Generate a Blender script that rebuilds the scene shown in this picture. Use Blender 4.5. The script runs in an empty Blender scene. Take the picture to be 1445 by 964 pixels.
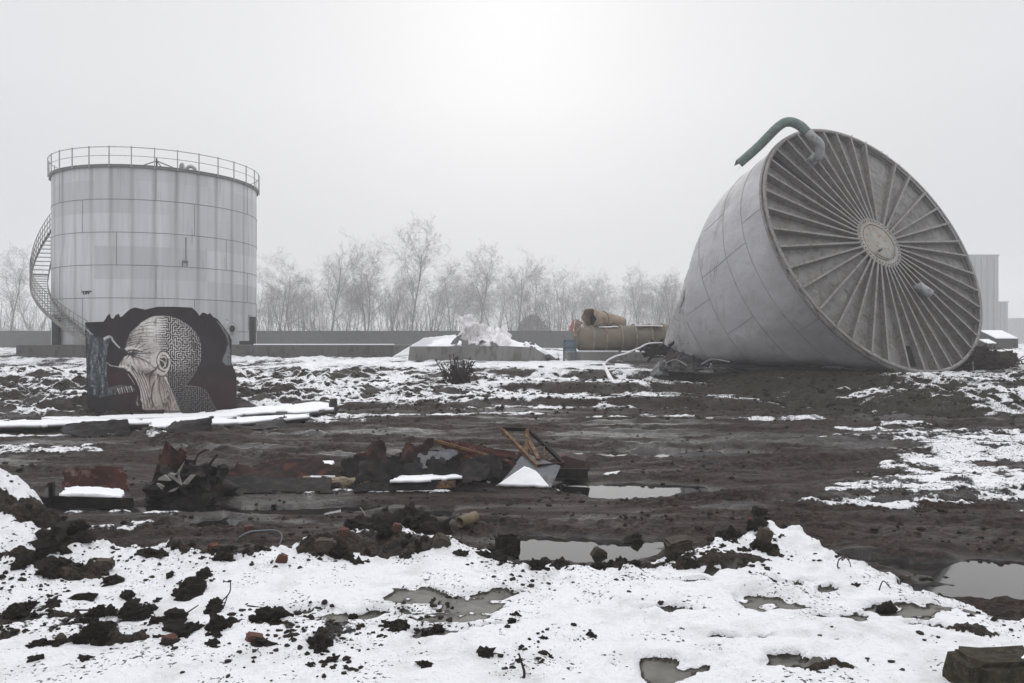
import bpy, bmesh, math, random
import numpy as np
from mathutils import Vector, Matrix, noise as mnoise
R = math.radians
sc = bpy.context.scene
COL = sc.collection

# ------------------------------------------------------------ camera, sky, sun, exposure
FPX = 1084.0                      # focal length in pixels of the 1445 px wide photograph
cd = bpy.data.cameras.new('camera'); cam = bpy.data.objects.new('camera', cd); COL.objects.link(cam)
cam.location = (0, 0, 2.0); cam.rotation_euler = (R(90), 0, 0)
cd.sensor_width = 36; cd.lens = 36 * FPX / 1445; cd.clip_start = .05; cd.clip_end = 3000
sc.camera = cam
ZENITH = 2.0
SUN_EL, SUN_AZ = 24.0, 0.0        # a soft sun behind the fog, straight ahead
w = bpy.data.worlds.new('World'); sc.world = w; w.use_nodes = True
nt = w.node_tree; nt.nodes.clear()
def wn(t, **k):
    n = nt.nodes.new(t)
    for a, b in k.items(): setattr(n, a, b)
    return n
out = wn('ShaderNodeOutputWorld'); bg = wn('ShaderNodeBackground'); bg.inputs[1].default_value = .1
sky = wn('ShaderNodeTexSky', sky_type='NISHITA', sun_disc=False, sun_elevation=R(SUN_EL), sun_rotation=R(SUN_AZ), dust_density=6, air_density=1)
hs = wn('ShaderNodeHueSaturation'); hs.inputs['Saturation'].default_value = .12; hs.inputs['Value'].default_value = .8
nt.links.new(sky.outputs[0], hs.inputs['Color'])
geo = wn('ShaderNodeTexCoord'); dot = wn('ShaderNodeVectorMath', operation='DOT_PRODUCT')
dot.inputs[1].default_value = (0, math.cos(R(22)), math.sin(R(22)))
nt.links.new(geo.outputs['Generated'], dot.inputs[0])
cr = wn('ShaderNodeValToRGB'); el = cr.color_ramp.elements          # the overcast: brightest round the hidden sun
el[0].position = 0; el[0].color = (.60, .605, .63, 1); el[1].position = 1; el[1].color = (.655, .655, .66, 1)
e = el.new(.80); e.color = (.625, .63, .655, 1); e = el.new(.965); e.color = (.65, .65, .66, 1)
nt.links.new(dot.outputs['Value'], cr.inputs[0])
sx = wn('ShaderNodeSeparateXYZ'); nt.links.new(geo.outputs['Generated'], sx.inputs[0])
cz = wn('ShaderNodeMapRange', interpolation_type='SMOOTHSTEP'); cz.inputs[1].default_value = .42; cz.inputs[2].default_value = .85; cz.inputs[3].default_value = 1; cz.inputs[4].default_value = ZENITH
nt.links.new(sx.outputs[2], cz.inputs[0])
sca = wn('ShaderNodeVectorMath', operation='SCALE'); sca.inputs['Scale'].default_value = 9.3
nt.links.new(cr.outputs[0], sca.inputs[0])
sc2 = wn('ShaderNodeVectorMath', operation='SCALE'); nt.links.new(sca.outputs[0], sc2.inputs[0])
hz0 = wn('ShaderNodeMapRange'); hz0.inputs[1].default_value = -.02; hz0.inputs[2].default_value = .30; hz0.inputs[3].default_value = .72; hz0.inputs[4].default_value = 1.0; nt.links.new(sx.outputs[2], hz0.inputs[0])
mm = wn('ShaderNodeMath', operation='MULTIPLY'); nt.links.new(cz.outputs[0], mm.inputs[0]); nt.links.new(hz0.outputs[0], mm.inputs[1]); nt.links.new(mm.outputs[0], sc2.inputs['Scale'])   # an overcast sky is brightest overhead
mx = wn('ShaderNodeMix', data_type='RGBA'); mx.inputs[0].default_value = .975
nt.links.new(hs.outputs[0], mx.inputs[6]); nt.links.new(sc2.outputs[0], mx.inputs[7])
nt.links.new(mx.outputs[2], bg.inputs[0]); nt.links.new(bg.outputs[0], out.inputs[0])
sd = bpy.data.lights.new('sun', 'SUN'); sd.energy = .5; sd.angle = R(70); sd.color = (1, .975, .94)
sun = bpy.data.objects.new('sun', sd); COL.objects.link(sun)
sun.rotation_euler = Vector((math.sin(R(SUN_AZ)) * math.cos(R(SUN_EL)), math.cos(R(SUN_AZ)) * math.cos(R(SUN_EL)), math.sin(R(SUN_EL)))).to_track_quat('Z', 'Y').to_euler()
sun.location = (0, 60, 40)
vs = sc.view_settings; vs.view_transform = 'Standard'; vs.look = 'None'; vs.gamma = 1; vs.exposure = 0.40
sc.cycles.use_denoising = True
sc.cycles.max_bounces = 8; sc.cycles.volume_bounces = 4; sc.cycles.transparent_max_bounces = 8
HAZE_DENSITY = .0024

# ------------------------------------------------------------ helpers
def ground_at(px, py, z=0.0):     # the point at height z that stands there in the photograph
    Y = (2 - z) * FPX / (py - 482); return Vector(((px - 722.5) / FPX * Y, Y, z))
def at(px, py, Y):                # the point at depth Y
    return Vector(((px - 722.5) / FPX * Y, Y, 2 - (py - 482) / FPX * Y))

_tab = {}
def vnoise(x, y, seed=0):
    if seed not in _tab: _tab[seed] = np.random.default_rng(seed).random((256, 256))
    T = _tab[seed]; xi = np.floor(x).astype(int); yi = np.floor(y).astype(int)
    fx = x - xi; fy = y - yi; fx = fx * fx * (3 - 2 * fx); fy = fy * fy * (3 - 2 * fy)
    a = T[xi & 255, yi & 255]; b = T[(xi + 1) & 255, yi & 255]; c = T[xi & 255, (yi + 1) & 255]; d = T[(xi + 1) & 255, (yi + 1) & 255]
    return (a * (1 - fx) + b * fx) * (1 - fy) + (c * (1 - fx) + d * fx) * fy
def fbm(x, y, seed=0, octv=4, gain=.5):  # about -1..1
    s = 0; a = 1; t = 0
    for o in range(octv):
        s = s + a * (vnoise(x * 2 ** o + 7.3 * o, y * 2 ** o + 3.1 * o, seed + o) * 2 - 1); t += a; a *= gain
    return s / t
def sst(a, b, x):
    t = np.clip((x - a) / (b - a), 0, 1); return t * t * (3 - 2 * t)

class MB:                          # collects shapes, builds ONE mesh object
    def __init__(s): s.v = []; s.f = []
    def add(s, V, F):
        n = len(s.v); s.v += [tuple(map(float, p)) for p in V]; s.f += [tuple(i + n for i in f) for f in F]; return s
    def box(s, c, size, rot=None):
        V = [Vector((sx * size[0] / 2, sy * size[1] / 2, sz * size[2] / 2)) for sx in (-1, 1) for sy in (-1, 1) for sz in (-1, 1)]
        if rot is not None: V = [rot @ p for p in V]
        return s.add([p + Vector(c) for p in V], [(0, 1, 3, 2), (4, 6, 7, 5), (0, 4, 5, 1), (2, 3, 7, 6), (0, 2, 6, 4), (1, 5, 7, 3)])
    def beam(s, a, b, w, h, up=(0, 0, 1)):
        a = Vector(a); b = Vector(b); d = (b - a); L = d.length; d.normalize(); u = Vector(up)
        x = d.cross(u); x = x.normalized() if x.length > 1e-4 else Vector((1, 0, 0)); z = x.cross(d)
        return s.box((a + b) / 2, (w, L, h), Matrix((x, d, z)).transposed())
    def tube(s, pts, r, n=8, cap=True, closed=False):
        pts = [Vector(p) for p in pts]; m = len(pts); rr = r if hasattr(r, '__len__') else [r] * m
        rings = []; ref = None
        for i, p in enumerate(pts):
            if closed: d = pts[(i + 1) % m] - pts[i - 1]
            else: d = pts[min(i + 1, m - 1)] - pts[max(i - 1, 0)]
            d.normalize()
            if ref is None: ref = Vector((0, 0, 1)) if abs(d.z) < .9 else Vector((1, 0, 0))
            x = ref - d * ref.dot(d); x.normalize(); y = d.cross(x); ref = x
            rings.append([p + rr[i] * (math.cos(2 * math.pi * k / n) * x + math.sin(2 * math.pi * k / n) * y) for k in range(n)])
        V = [q for g in rings for q in g]; F = []
        for i in range(m if closed else m - 1):
            j = (i + 1) % m
            for k in range(n): F.append((i * n + k, i * n + (k + 1) % n, j * n + (k + 1) % n, j * n + k))
        if cap and not closed: F.append(tuple(range(n))[::-1]); F.append(tuple((m - 1) * n + k for k in range(n)))
        return s.add(V, F)
    def prism(s, P, d):
        P = [Vector(p) for p in P]; n = len(P); d = Vector(d)
        return s.add(P + [p + d for p in P], [tuple(range(n)), tuple(range(2 * n - 1, n - 1, -1))] + [(i, i + n, (i + 1) % n + n, (i + 1) % n) for i in range(n)])
    def build(s, name, m, parent=None, smooth=False, loc=None):
        L = Vector(loc) if loc is not None else (parent_loc(parent) if parent is not None else Vector((0, 0, 0)))
        me = bpy.data.meshes.new(name); me.from_pydata([tuple(Vector(p) - L) for p in s.v], [], s.f); me.update()
        if smooth:
            me.polygons.foreach_set('use_smooth', [True] * len(me.polygons))
        me.materials.append(m)
        o = bpy.data.objects.new(name, me); COL.objects.link(o)
        if parent is not None:
            o.parent = parent
            if loc is not None: o.location = L - parent_loc(parent)
        else: o.location = L
        return o
def parent_loc(o):
    L = Vector((0, 0, 0))
    while o is not None: L = L + o.location; o = o.parent
    return L
def tag(o, label=None, cat=None, group=None, kind=None):
    if label: o['label'] = label
    if cat: o['category'] = cat
    if group: o['group'] = group
    if kind: o['kind'] = kind
    return o
def thing(name, loc, label, cat, group=None):
    o = bpy.data.objects.new(name, None); COL.objects.link(o); o.location = loc; o.empty_display_size = .2
    return tag(o, label, cat, group)
def copy_thing(o, loc, rot=None, scl=None, label=None):
    c = o.copy(); COL.objects.link(c); c.location = loc
    if rot is not None: c.rotation_euler = rot
    if scl is not None: c.scale = scl
    if label: c['label'] = label
    for ch in o.children:
        d = ch.copy(); COL.objects.link(d); d.parent = c
    return c
def fix_normals(o):
    bm = bmesh.new(); bm.from_mesh(o.data); bmesh.ops.recalc_face_normals(bm, faces=bm.faces[:]); bm.to_mesh(o.data); bm.free(); return o
def bevel(o, w=.01, seg=2):
    m = o.modifiers.new('bevel', 'BEVEL'); m.width = w; m.segments = seg; m.limit_method = 'ANGLE'; return o

# ------------------------------------------------------------ materials
class NT:
    def __init__(s, name):
        s.m = bpy.data.materials.new(name); s.m.use_nodes = True; s.t = s.m.node_tree
        s.p = s.t.nodes['Principled BSDF']; s.tc = s.t.nodes.new('ShaderNodeTexCoord'); s._g = None
    def n(s, t, **k):
        x = s.t.nodes.new(t)
        for a, b in k.items(): setattr(x, a, b)
        return x
    def l(s, a, b): s.t.links.new(a, b)
    def co(s, scale=(1, 1, 1), space='Object'):
        mp = s.n('ShaderNodeMapping'); mp.inputs['Scale'].default_value = scale
        s.l(s.tc.outputs[space], mp.inputs['Vector']); return mp.outputs[0]
    def noise(s, scale, detail=5, rough=.55, vec=None, dist=0):
        x = s.n('ShaderNodeTexNoise'); x.inputs['Scale'].default_value = scale; x.inputs['Detail'].default_value = detail
        x.inputs['Roughness'].default_value = rough; x.inputs['Distortion'].default_value = dist
        s.l(vec if vec is not None else s.tc.outputs['Object'], x.inputs['Vector']); return x.outputs[0]
    def ramp(s, fac, stops):
        r = s.n('ShaderNodeValToRGB'); e = r.color_ramp.elements
        while len(e) < len(stops): e.new(.5)
        for i, (p, c) in enumerate(stops):
            e[i].position = p; e[i].color = (c, c, c, 1) if not hasattr(c, '__len__') else tuple(c) + (1,)
        s.l(fac, r.inputs[0]); return r.outputs[0]
    def mix(s, f, a, b, mode='MIX'):
        x = s.n('ShaderNodeMix', data_type='RGBA', blend_type=mode)
        for i, v in ((0, f), (6, a), (7, b)):
            if hasattr(v, 'is_linked') or hasattr(v, 'links'): s.l(v, x.inputs[i])
            elif i == 0: x.inputs[0].default_value = v
            else: x.inputs[i].default_value = (v, v, v, 1) if not hasattr(v, '__len__') else tuple(v) + (1,)
        return x.outputs[2]
    def math(s, op, a, b=0, c=0, clamp=False):
        x = s.n('ShaderNodeMath', operation=op, use_clamp=clamp)
        for i, v in enumerate((a, b, c)):
            if hasattr(v, 'links'): s.l(v, x.inputs[i])
            else: x.inputs[i].default_value = v
        return x.outputs[0]
    def bump(s, h, strength=.3, dist=.02):
        b = s.n('ShaderNodeBump'); b.inputs['Strength'].default_value = strength; b.inputs['Distance'].default_value = dist
        s.l(h, b.inputs['Height'])
        if s._g is not None: s.l(s._g, b.inputs['Normal'])
        s._g = b.outputs[0]; s.l(s._g, s.p.inputs['Normal'])
    def set(s, **k):
        for a, v in k.items():
            i = s.p.inputs[a.replace('_', ' ')]
            if hasattr(v, 'links'): s.l(v, i)
            else: i.default_value = v if not hasattr(v, '__len__') else tuple(v) + (1,)
        return s.m

def weathered(name, c1, c2, c3=None, scale=3, rough=.7, metal=0, bump=.3, bscale=30, bdist=.01, stretch=(1, 1, 1)):
    s = NT(name); v = s.co(stretch)
    a = s.noise(scale, 8, .6, v); col = s.mix(s.ramp(a, [(.35, 0), (.65, 1)]), c1, c2)
    if c3 is not None:
        b = s.noise(scale * 2.7, 6, .65, v, .4); col = s.mix(s.ramp(b, [(.52, 0), (.62, 1)]), col, c3)
    f = s.noise(bscale, 6, .65); s.bump(f, bump, bdist)
    r = s.math('MULTIPLY_ADD', f, .35, rough - .17)
    if max(c1) < .08: s.set(Specular_IOR_Level=.22)
    return s.set(Base_Color=col, Roughness=r, Metallic=metal)
SNOW = NT('snow'); SNOW.bump(SNOW.noise(9, 5, .6), .35, .03); SNOW.bump(SNOW.noise(120, 3, .6), .15, .004)
SNOW = SNOW.set(Base_Color=(.84, .845, .86), Roughness=.75)
RUST = weathered('rusty_steel', (.032, .016, .013), (.014, .010, .010), (.075, .028, .018), 2.2, .75, 0, .5, 22)
RUST_RED = weathered('red_rusty_steel', (.075, .022, .015), (.03, .014, .012), (.15, .09, .07), 3, .7, 0, .5, 25)
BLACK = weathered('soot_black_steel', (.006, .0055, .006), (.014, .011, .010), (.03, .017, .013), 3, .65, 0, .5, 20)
GREYSTEEL = weathered('dull_grey_steel', (.10, .105, .115), (.16, .165, .175), (.07, .06, .055), 2, .5, .2, .2, 20)
YELLOWIRON = weathered('ochre_painted_iron', (.16, .085, .03), (.07, .03, .018), (.22, .14, .06), 6, .7, 0, .4, 30)
CONC = weathered('old_concrete', (.15, .145, .135), (.21, .205, .195), (.11, .105, .095), 1.2, .9, 0, .4, 14, .02, (1, 1, .4))
CONC_D = weathered('dark_wet_concrete', (.075, .072, .068), (.11, .106, .1), (.055, .052, .048), 1.4, .85, 0, .4, 14, .02, (1, 1, .4))
BARK = weathered('grey_bark', (.045, .042, .04), (.075, .07, .065), None, 4, .9, 0, .2, 20)
SOIL = weathered('dark_soil', (.014, .010, .007), (.03, .021, .014), (.045, .036, .022), 14, .85, 0, 1.0, 60, .02)
STONE = weathered('tan_stone', (.075, .06, .042), (.045, .036, .027), (.035, .03, .022), 9, .85, 0, .7, 40)
BRICK = weathered('broken_brick', (.12, .038, .02), (.05, .022, .015), (.05, .03, .02), 12, .85, 0, .7, 50)
TWIG = weathered('dark_twig', (.04, .025, .018), (.02, .014, .012), None, 20, .8)
GALV = weathered('galvanised_steel', (.36, .37, .38), (.27, .28, .285), (.2, .19, .18), 2.5, .5, .25, .15, 20)
DARKPOST = weathered('dark_painted_steel', (.045, .047, .05), (.03, .03, .033), None, 3, .6)
# ------------------------------------------------------------ the ground
YB_X = np.array([-9, -4.86, -3.9, -3.25, -2.27, -1.75, -1.18, -.47, 0, 1.07, 1.82, 2.55, 2.62, 3.0, 3.25, 3.5, 5, 8])
YB_Y = np.array([8.2, 7.3, 6.95, 6.8, 6.7, 7.0, 7.4, 7.1, 6.7, 6.55, 7.1, 7.3, 6.8, 6.4, 5.9, 5.1, 4.3, 3.2])
YB_Z = np.array([.8, .62, .45, .30, .27, .28, .30, .26, .19, .19, .31, .36, .27, .17, .14, .12, .15, .15])
def YB(x): return np.interp(x, YB_X, YB_Y) + .06 * fbm(x * 7, x * 0 + 5, 8, 3) + .17 * fbm(x * 1.7, x * 0 + 3, 5, 3)
def YF(x): return np.interp(x, [-40, -20, -12.5, -8, 0, 5, 8, 11, 14, 20, 30], [20, 19.2, 19.6, 21.6, 22, 22, 21, 20, 19.2, 18.3, 18]) + .5 * fbm(x * .5, x * 0, 6, 3)
def YW(x): return np.interp(x, [-20, 0, 6, 9, 16, 20], [8.5, 9, 8, 5.2, 5.2, 7.5])
# puddles: (px, py, radius across, radius in depth) on the mud; then ice patches in the foreground snow
PUD = [(g[0], g[1], a, b, s) for g, a, b, s in [
    (ground_at(800, 764), .70, .36, 0), (ground_at(830, 780), .75, .34, 0), (ground_at(860, 764), .5, .22, 0), (ground_at(850, 768), .35, .12, 0), (ground_at(593, 728), .32, .30, 0), (ground_at(760, 757), .3, .18, 0),
    (ground_at(410, 717), .6, .28, 0), (ground_at(480, 713), .35, .2, 0), (ground_at(905, 690), .8, .55, 0), (ground_at(1435, 818, -.04), .6, .55, 0),
    (ground_at(1390, 840, -.04), .45, .18, 0), (ground_at(1340, 800, -.02), .55, .2, 0), (ground_at(30, 668), .45, .2, 0), (ground_at(250, 715), .7, .3, 0), (ground_at(300, 735), .4, .25, 0),
    (ground_at(1300, 790), .5, .15, 0), (ground_at(690, 740), .3, .15, 0), (ground_at(930, 640), 1.6, .5, 0), (ground_at(330, 628), 1.0, .18, 0), (ground_at(560, 724), .35, .1, 0), (ground_at(700, 705), .5, .1, 0), (ground_at(1010, 700), .6, .1, 0), (ground_at(1100, 660), 1.2, .14, 0)]]
ICE = [(g[0], g[1], a, b, 0) for g, a, b in [(ground_at(590, 843, .15), .22, .2), (ground_at(650, 850, .15), .34, .18), (ground_at(620, 868, .15), .28, .14), (ground_at(700, 840, .15), .2, .1),
    (ground_at(470, 870, .15), .34, .10), (ground_at(620, 893, .15), .20, .12), (ground_at(680, 890, .15), .14, .06), (ground_at(575, 875, .15), .16, .06), (ground_at(948, 945, .15), .16, .14), (ground_at(1075, 853, .14), .20, .18), (ground_at(1105, 862, .14), .16, .06),
    (ground_at(1262, 868, .12), .24, .12), (ground_at(1200, 885, .12), .16, .08), (ground_at(1350, 868, .1), .30, .10), (ground_at(1320, 893, .1), .16, .06), (ground_at(965, 828, .15), .18, .04),
    (ground_at(1025, 820, .15), .20, .05), (ground_at(1130, 828, .15), .2, .03), (ground_at(940, 865, .15), .2, .05), (ground_at(1060, 910, .14), .14, .05), (ground_at(1130, 945, .14), .16, .08), (ground_at(1180, 840, .14), .12, .03)]]
SOILP = [(g[0], g[1], a, b, 0) for g, a, b in [(ground_at(545, 772, .25), .55, .22), (ground_at(610, 776, .25), .22, .14), (ground_at(470, 778, .25), .25, .16), (ground_at(5, 712, .65), .45, .12), (ground_at(90, 780, .4), .28, .10), (ground_at(80, 735, .5), .35, .12), (ground_at(40, 770, .45), .3, .10),
    (ground_at(280, 785, .25), .32, .12), (ground_at(330, 795, .22), .22, .08), (ground_at(110, 800, .3), .22, .05), (ground_at(150, 868, .2), .35, .05), (ground_at(130, 905, .17), .28, .05), (ground_at(300, 890, .17), .16, .07), (ground_at(1010, 786, .28), .35, .10), (ground_at(895, 788, .25), .3, .06), (ground_at(1390, 905, .12), .22, .05), (ground_at(1150, 955, .14), .22, .06), (ground_at(1070, 770, .3), .10, .10)]]
def blobs(L, x, y, k=.28, seed=40, fr=2.5, warp=0):
    nz = fbm(x * fr, y * fr, seed, 3) * k
    x = x + warp * fbm(x * fr * .6, y * fr * .6, seed + 500, 4, .6); y = y + .6 * warp * fbm(x * fr * .7, y * fr * 1.1, seed + 510, 4, .6)
    m = np.full(np.shape(x), -9.0)
    for bx, by, a, b, _ in L:
        d = 1 - np.sqrt(((x - bx) / a) ** 2 + ((y - by) / b) ** 2)
        m = np.maximum(m, d)
    return m + nz
def height(x, y):
    x = np.asarray(x, float); y = np.asarray(y, float)
    # mud flat with ruts drawn out across the view
    h = .035 + .03 * fbm(x * .25, y * .6, 1, 4) + .06 * fbm(x * .7, y * 2.2, 11, 5, .58) * sst(5, 8, y) + .030 * fbm(x * 4, y * 7, 15, 4, .6)
    h = h + .085 * np.abs(fbm(x * .45 + y * .30, y * 2.6, 17, 4)) + .022 * sst(.25, .5, fbm(x * 6, y * 6, 19, 3))
    for (x0_, y0_, cv, sl, off) in ((4, 12.5, .035, .10, 0), (4, 12.5, .035, .10, 1.9), (1, 17, .02, -.06, 0), (1, 17, .02, -.06, 1.8), (6.5, 9.6, .05, .25, 0)):
        yc = y0_ + off + cv * (x - x0_) ** 2 + sl * (x - x0_) + .12 * fbm(x * .6, x * 0 + off, 24, 2); dd = y - yc
        h = h - .055 * np.exp(-(dd / .17) ** 2) * (1 + .5 * np.sin(x * 26 + np.abs(dd) * 30)) + .05 * np.exp(-((np.abs(dd) - .30) / .11) ** 2) * (1 + .8 * fbm(x * 4, y * 4, 25, 3))
    calm = sst(-6.2, -5.2, x) * (1 - sst(1.2, 1.9, x)) * sst(8.3, 8.9, y) * (1 - sst(11.8, 12.6, y)); h = h * (1 - .8 * calm)
    pm = blobs(PUD, x, y, .3, 44, 1.6, .55)
    h = np.where(pm > -.6, h * (1 - sst(-.6, .0, pm)) + sst(-.6, .0, pm) * -.046, h) - .04 * sst(-.1, .25, pm)
    # bank and plateau
    yf, yw = YF(x), YW(x); t = np.clip((y - yf) / yw, 0, 1)
    bank = .95 * (1 - (1 - t) ** 1.8)
    tw = sst(-2.5, .5, x) * (1 - sst(6.5, 8.2, x))
    tt = t + .03 * fbm(x * .6, y * .3, 21, 3)
    stair = .30 * sst(.02, .10, tt) + .30 * sst(.34, .44, tt) + .33 * sst(.68, .80, tt)
    bank = bank * (1 - tw) + stair * tw
    bk = sst(0, .15, t) * (1 - .55 * sst(.85, 1, t))
    lump = .13 * fbm(x * .9, y * .9, 22, 5, .6) + .10 * np.abs(fbm(x * 2.1, y * 1.9, 27, 3))
    rough_l = 1 + .9 * (1 - sst(-6.5, -4, x))
    bank = bank + bk * lump * (1 - .5 * tw) * rough_l * (1.25 + .25 * sst(7, 9, x))
    far = .2 * sst(30, 40, y) + .05 * fbm(x * .4, y * .25, 30, 4) * sst(30, 34, y)
    rub = sst(16.2, 18.5, x) * sst(24, 28, y) * (1 - sst(40, 50, y)) * (.45 + .25 * fbm(x * .6, y * .6, 33, 5))
    shade = -.22 * np.exp(-((x - 9.5) / 3.5) ** 2 - ((y - 29) / 2.2) ** 2)
    h = h * (1 - sst(0, .2, t)) + bank + far + rub + shade
    # snowy mound in the foreground
    yb = YB(x); zc = np.interp(x, YB_X, YB_Z); d = yb - y
    body = sst(-.15, .55, d)
    inner = .16 * (1 - .3 * sst(2, 4, x)) + (zc - .16) * np.exp(-(np.clip(d - .35, 0, 9) / .75) ** 2) * (1 + .9 * sst(4, 6, -x)) \
        + .058 * fbm(x * 1.1, y * 1.1, 50, 4) + .034 * fbm(x * 3.5, y * 3.5, 54, 4, .6)
    ridge = np.exp(-((d - .35) / .5) ** 2)
    inner = inner + ridge * .07 * fbm(x * 3.2, y * 3.2, 56, 4, .6)
    # left mound
    inner = inner + .42 * sst(3.2, 5.2, -x) * sst(4.2, 6.6, y) * (1 - .0 * y)
    im = blobs(ICE, x, y, .32, 60, 4, .22)
    inner = inner - .012 * sst(-.35, .1, im)
    inner = np.where(im > .0, inner * (1 - .5 * sst(0, .1, im)) + .135 * .5 * sst(0, .1, im), inner)
    h = h * (1 - body) + inner * body
    sp_ = blobs(SOILP, x, y, .4, 66, 3, .25); h = h + (.02 + .11 * np.abs(fbm(x * 5, y * 5, 68, 4, .6)) + .06 * np.abs(fbm(x * 12, y * 12, 67, 3, .6))) * sst(-.2, .3, sp_)
    kp = sst(-.2, .1, pm) * sst(-.95, -.55, y - yb) * (1 - sst(2.2, 2.6, x)); h = h * (1 - kp) - .085 * kp
    # fine clods
    cl = (1 - kp) * sst(.18, .5, fbm(x * 9, y * 9, 64, 3)) * .035
    h = h + cl * body * (ridge * 1.0 + .15)
    return h
def H(x, y): return float(height(np.array([x]), np.array([y]))[0])

ys = [-6, -4, -2, 0, 1, 1.8]; y = 2.3
while y < 46: ys.append(y); y += max(.0125, .0038 * y)
while y < 420: ys.append(y); y *= 1.03
ys = np.array(ys); NU = 820
u = np.linspace(-1, 1, NU); hw = np.maximum(ys, 3) * .86 + 2.2
hw = np.where(ys > 60, ys * 1.6, hw)
X = u[None, :] * hw[:, None]; Yg = np.repeat(ys[:, None], NU, 1)
Z = height(X, Yg)
NR = len(ys)
gy = np.gradient(Z, axis=0) / np.gradient(Yg, axis=0); gx = np.gradient(Z, axis=1) / np.gradient(X, axis=1)
slope = np.sqrt(gx ** 2 + gy ** 2)
yb = YB(X); d = yb - Yg; yf = YF(X); t = (Yg - yf) / YW(X)
fg = sst(-.1, .18, d + .15 * fbm(X * 3, Yg * 3, 70, 3))
# foreground snow
clump = fbm(X * 3.2, Yg * 3.2, 72, 5, .6)
zone = np.exp(-((d - .25) / .38) ** 2) * (1 - .5 * sst(2.7, 3.2, X)) * .75
zone = np.maximum(zone, .5 * sst(3.6, 5, -X) * sst(4.5, 6.5, Yg))
zone = np.maximum(zone, .62 * np.exp(-((Yg - 4.8 + .3 * X * 0) / .55) ** 2) * (1 - sst(-1.5, -.3, X)))
zone = np.maximum(zone, .35 * sst(3.2, 4.2, X))
s_f = 1.02 - .95 * sst(-.25, .3, blobs(SOILP, X, Yg, .4, 66, 3, .25) + .25 * fbm(X * 8, Yg * 8, 69, 3)) - 1.25 * zone * sst(-.12, .4, clump + .3 * fbm(X * 9, Yg * 9, 64, 3)) - .35 * np.clip(slope - .8, 0, 1)
im = blobs(ICE, X, Yg, .32, 60, 4, .22); ice = sst(-.04, .06, im) * fg * (1 - .85 * sst(.15, .4, fbm(X * 5, Yg * 8, 62, 4)))
s_f = s_f * (1 - .95 * sst(-.16, .05, im) * (1 - .85 * sst(.12, .4, fbm(X * 5, Yg * 8, 62, 4))))
# mud: snow left lying on the right and in small patches
def P(px, py): g = ground_at(px, py, 0); return g[0], g[1]
SP = [(*P(1390, 625), 2.6, 1.6, 0), (*P(1400, 680), 1.7, 1.4, 0), (*P(1310, 692), 1.0, .5, 0), (*P(1255, 712), .7, .24, 0), (*P(1190, 724), .55, .2, 0), (*P(1350, 655), .9, .9, 0), (*P(1420, 705), 1.1, .8, 0), (*P(1290, 617), 1.4, .25, 0),
      (*P(1290, 603), 1.0, .25, 0), (*P(1250, 628), 1.2, .15, 0), (*P(160, 751), .42, .16, 0), (*P(1435, 640), 1.6, 2.2, 0), (*P(1400, 745), .3, .08, 0), (*P(480, 690), .8, .07, 0), (*P(445, 696), .5, .1, 0), (*P(560, 697), .6, .08, 0),
      (*P(820, 673), .32, .10, 0), (*P(760, 690), .2, .1, 0), (*P(60, 618), 2.6, .35, 0), (*P(20, 640), 1.2, .4, 0), (*P(170, 728), .6, .08, 0), (*P(880, 591), 1.6, .3, 0), (*P(660, 588), 2.5, .3, 0), (*P(500, 590), 1.4, .3, 0), (*P(1130, 594), 2.0, .25, 0), (*P(1230, 611), 1.2, .15, 0),
      (*P(230, 600), 4.0, .7, 0), (*P(400, 592), 2.0, .5, 0)]
sm = blobs(SP, X, Yg, .55, 80, 1.3, .9)
s_m = .03 + .58 * sst(-.5, .5, sm) + .42 * fbm(X * 1.6, Yg * 4.5, 84, 5, .65) + .22 * fbm(X * 6, Yg * 12, 87, 3)
# bank
s_b = .63 + .62 * fbm(X * .7, Yg * .9, 90, 5, .62) + .30 * fbm(X * 3.5, Yg * 3.5, 94, 3) - .75 * np.clip(gy - .10, -.1, 1)
dark = sst(6.0, 7.5, X) * (1 - sst(14.5, 19, X)) * sst(-.05, .1, t) * (1 - sst(1.25, 1.6, t))
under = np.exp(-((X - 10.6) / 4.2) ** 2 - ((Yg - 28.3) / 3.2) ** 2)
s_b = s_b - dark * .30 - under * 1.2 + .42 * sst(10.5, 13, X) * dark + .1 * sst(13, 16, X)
leftdk = (1 - sst(-15, -8.5, X)); s_b = s_b + .10 * leftdk
s_far = .62 + .55 * fbm(X * .5, Yg * .3, 97, 5, .65) + .2 * fbm(X * 3, Yg * 1.2, 98, 3)
tt = sst(.95, 1.15, t)
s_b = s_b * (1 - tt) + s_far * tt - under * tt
bm_ = sst(-.04, .05, t)
snow = s_m * (1 - bm_) + s_b * bm_
snow = snow * (1 - fg) + s_f * fg
snow = snow * (1 - sst(-.35, -.1, blobs(PUD, X, Yg, .3, 44, 1.6, .55)) * (Yg > YB(X) - .95) * (X < 2.4))
grass = np.clip(dark * .9 + .7 * sst(0, .35, fbm(X * .35, Yg * .5, 99, 3)) * bm_ * (1 - tt), 0, 1) * (1 - fg)
wet = np.clip(sst(-.5, .1, blobs(PUD, X, Yg, .3, 44, 1.6, .55)) + .8 * sst(.08, .4, fbm(X * .35, Yg * 1.3, 101, 5, .6)), 0, 1) * (1 - fg) * (1 - bm_)
Z = Z + .026 * sst(.42, .6, snow) * (1 - .8 * sst(-.5, -.1, im) * fg)
me = bpy.data.meshes.new('ground')
nv = NR * NU; me.vertices.add(nv)
me.vertices.foreach_set('co', np.stack([X, Yg, Z], -1).astype(np.float32).ravel())
i = np.arange(NR - 1)[:, None] * NU + np.arange(NU - 1)[None, :]
q = np.stack([i, i + 1, i + NU + 1, i + NU], -1).reshape(-1, 4)
me.loops.add(q.size); me.loops.foreach_set('vertex_index', q.ravel().astype(np.int32))
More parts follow.
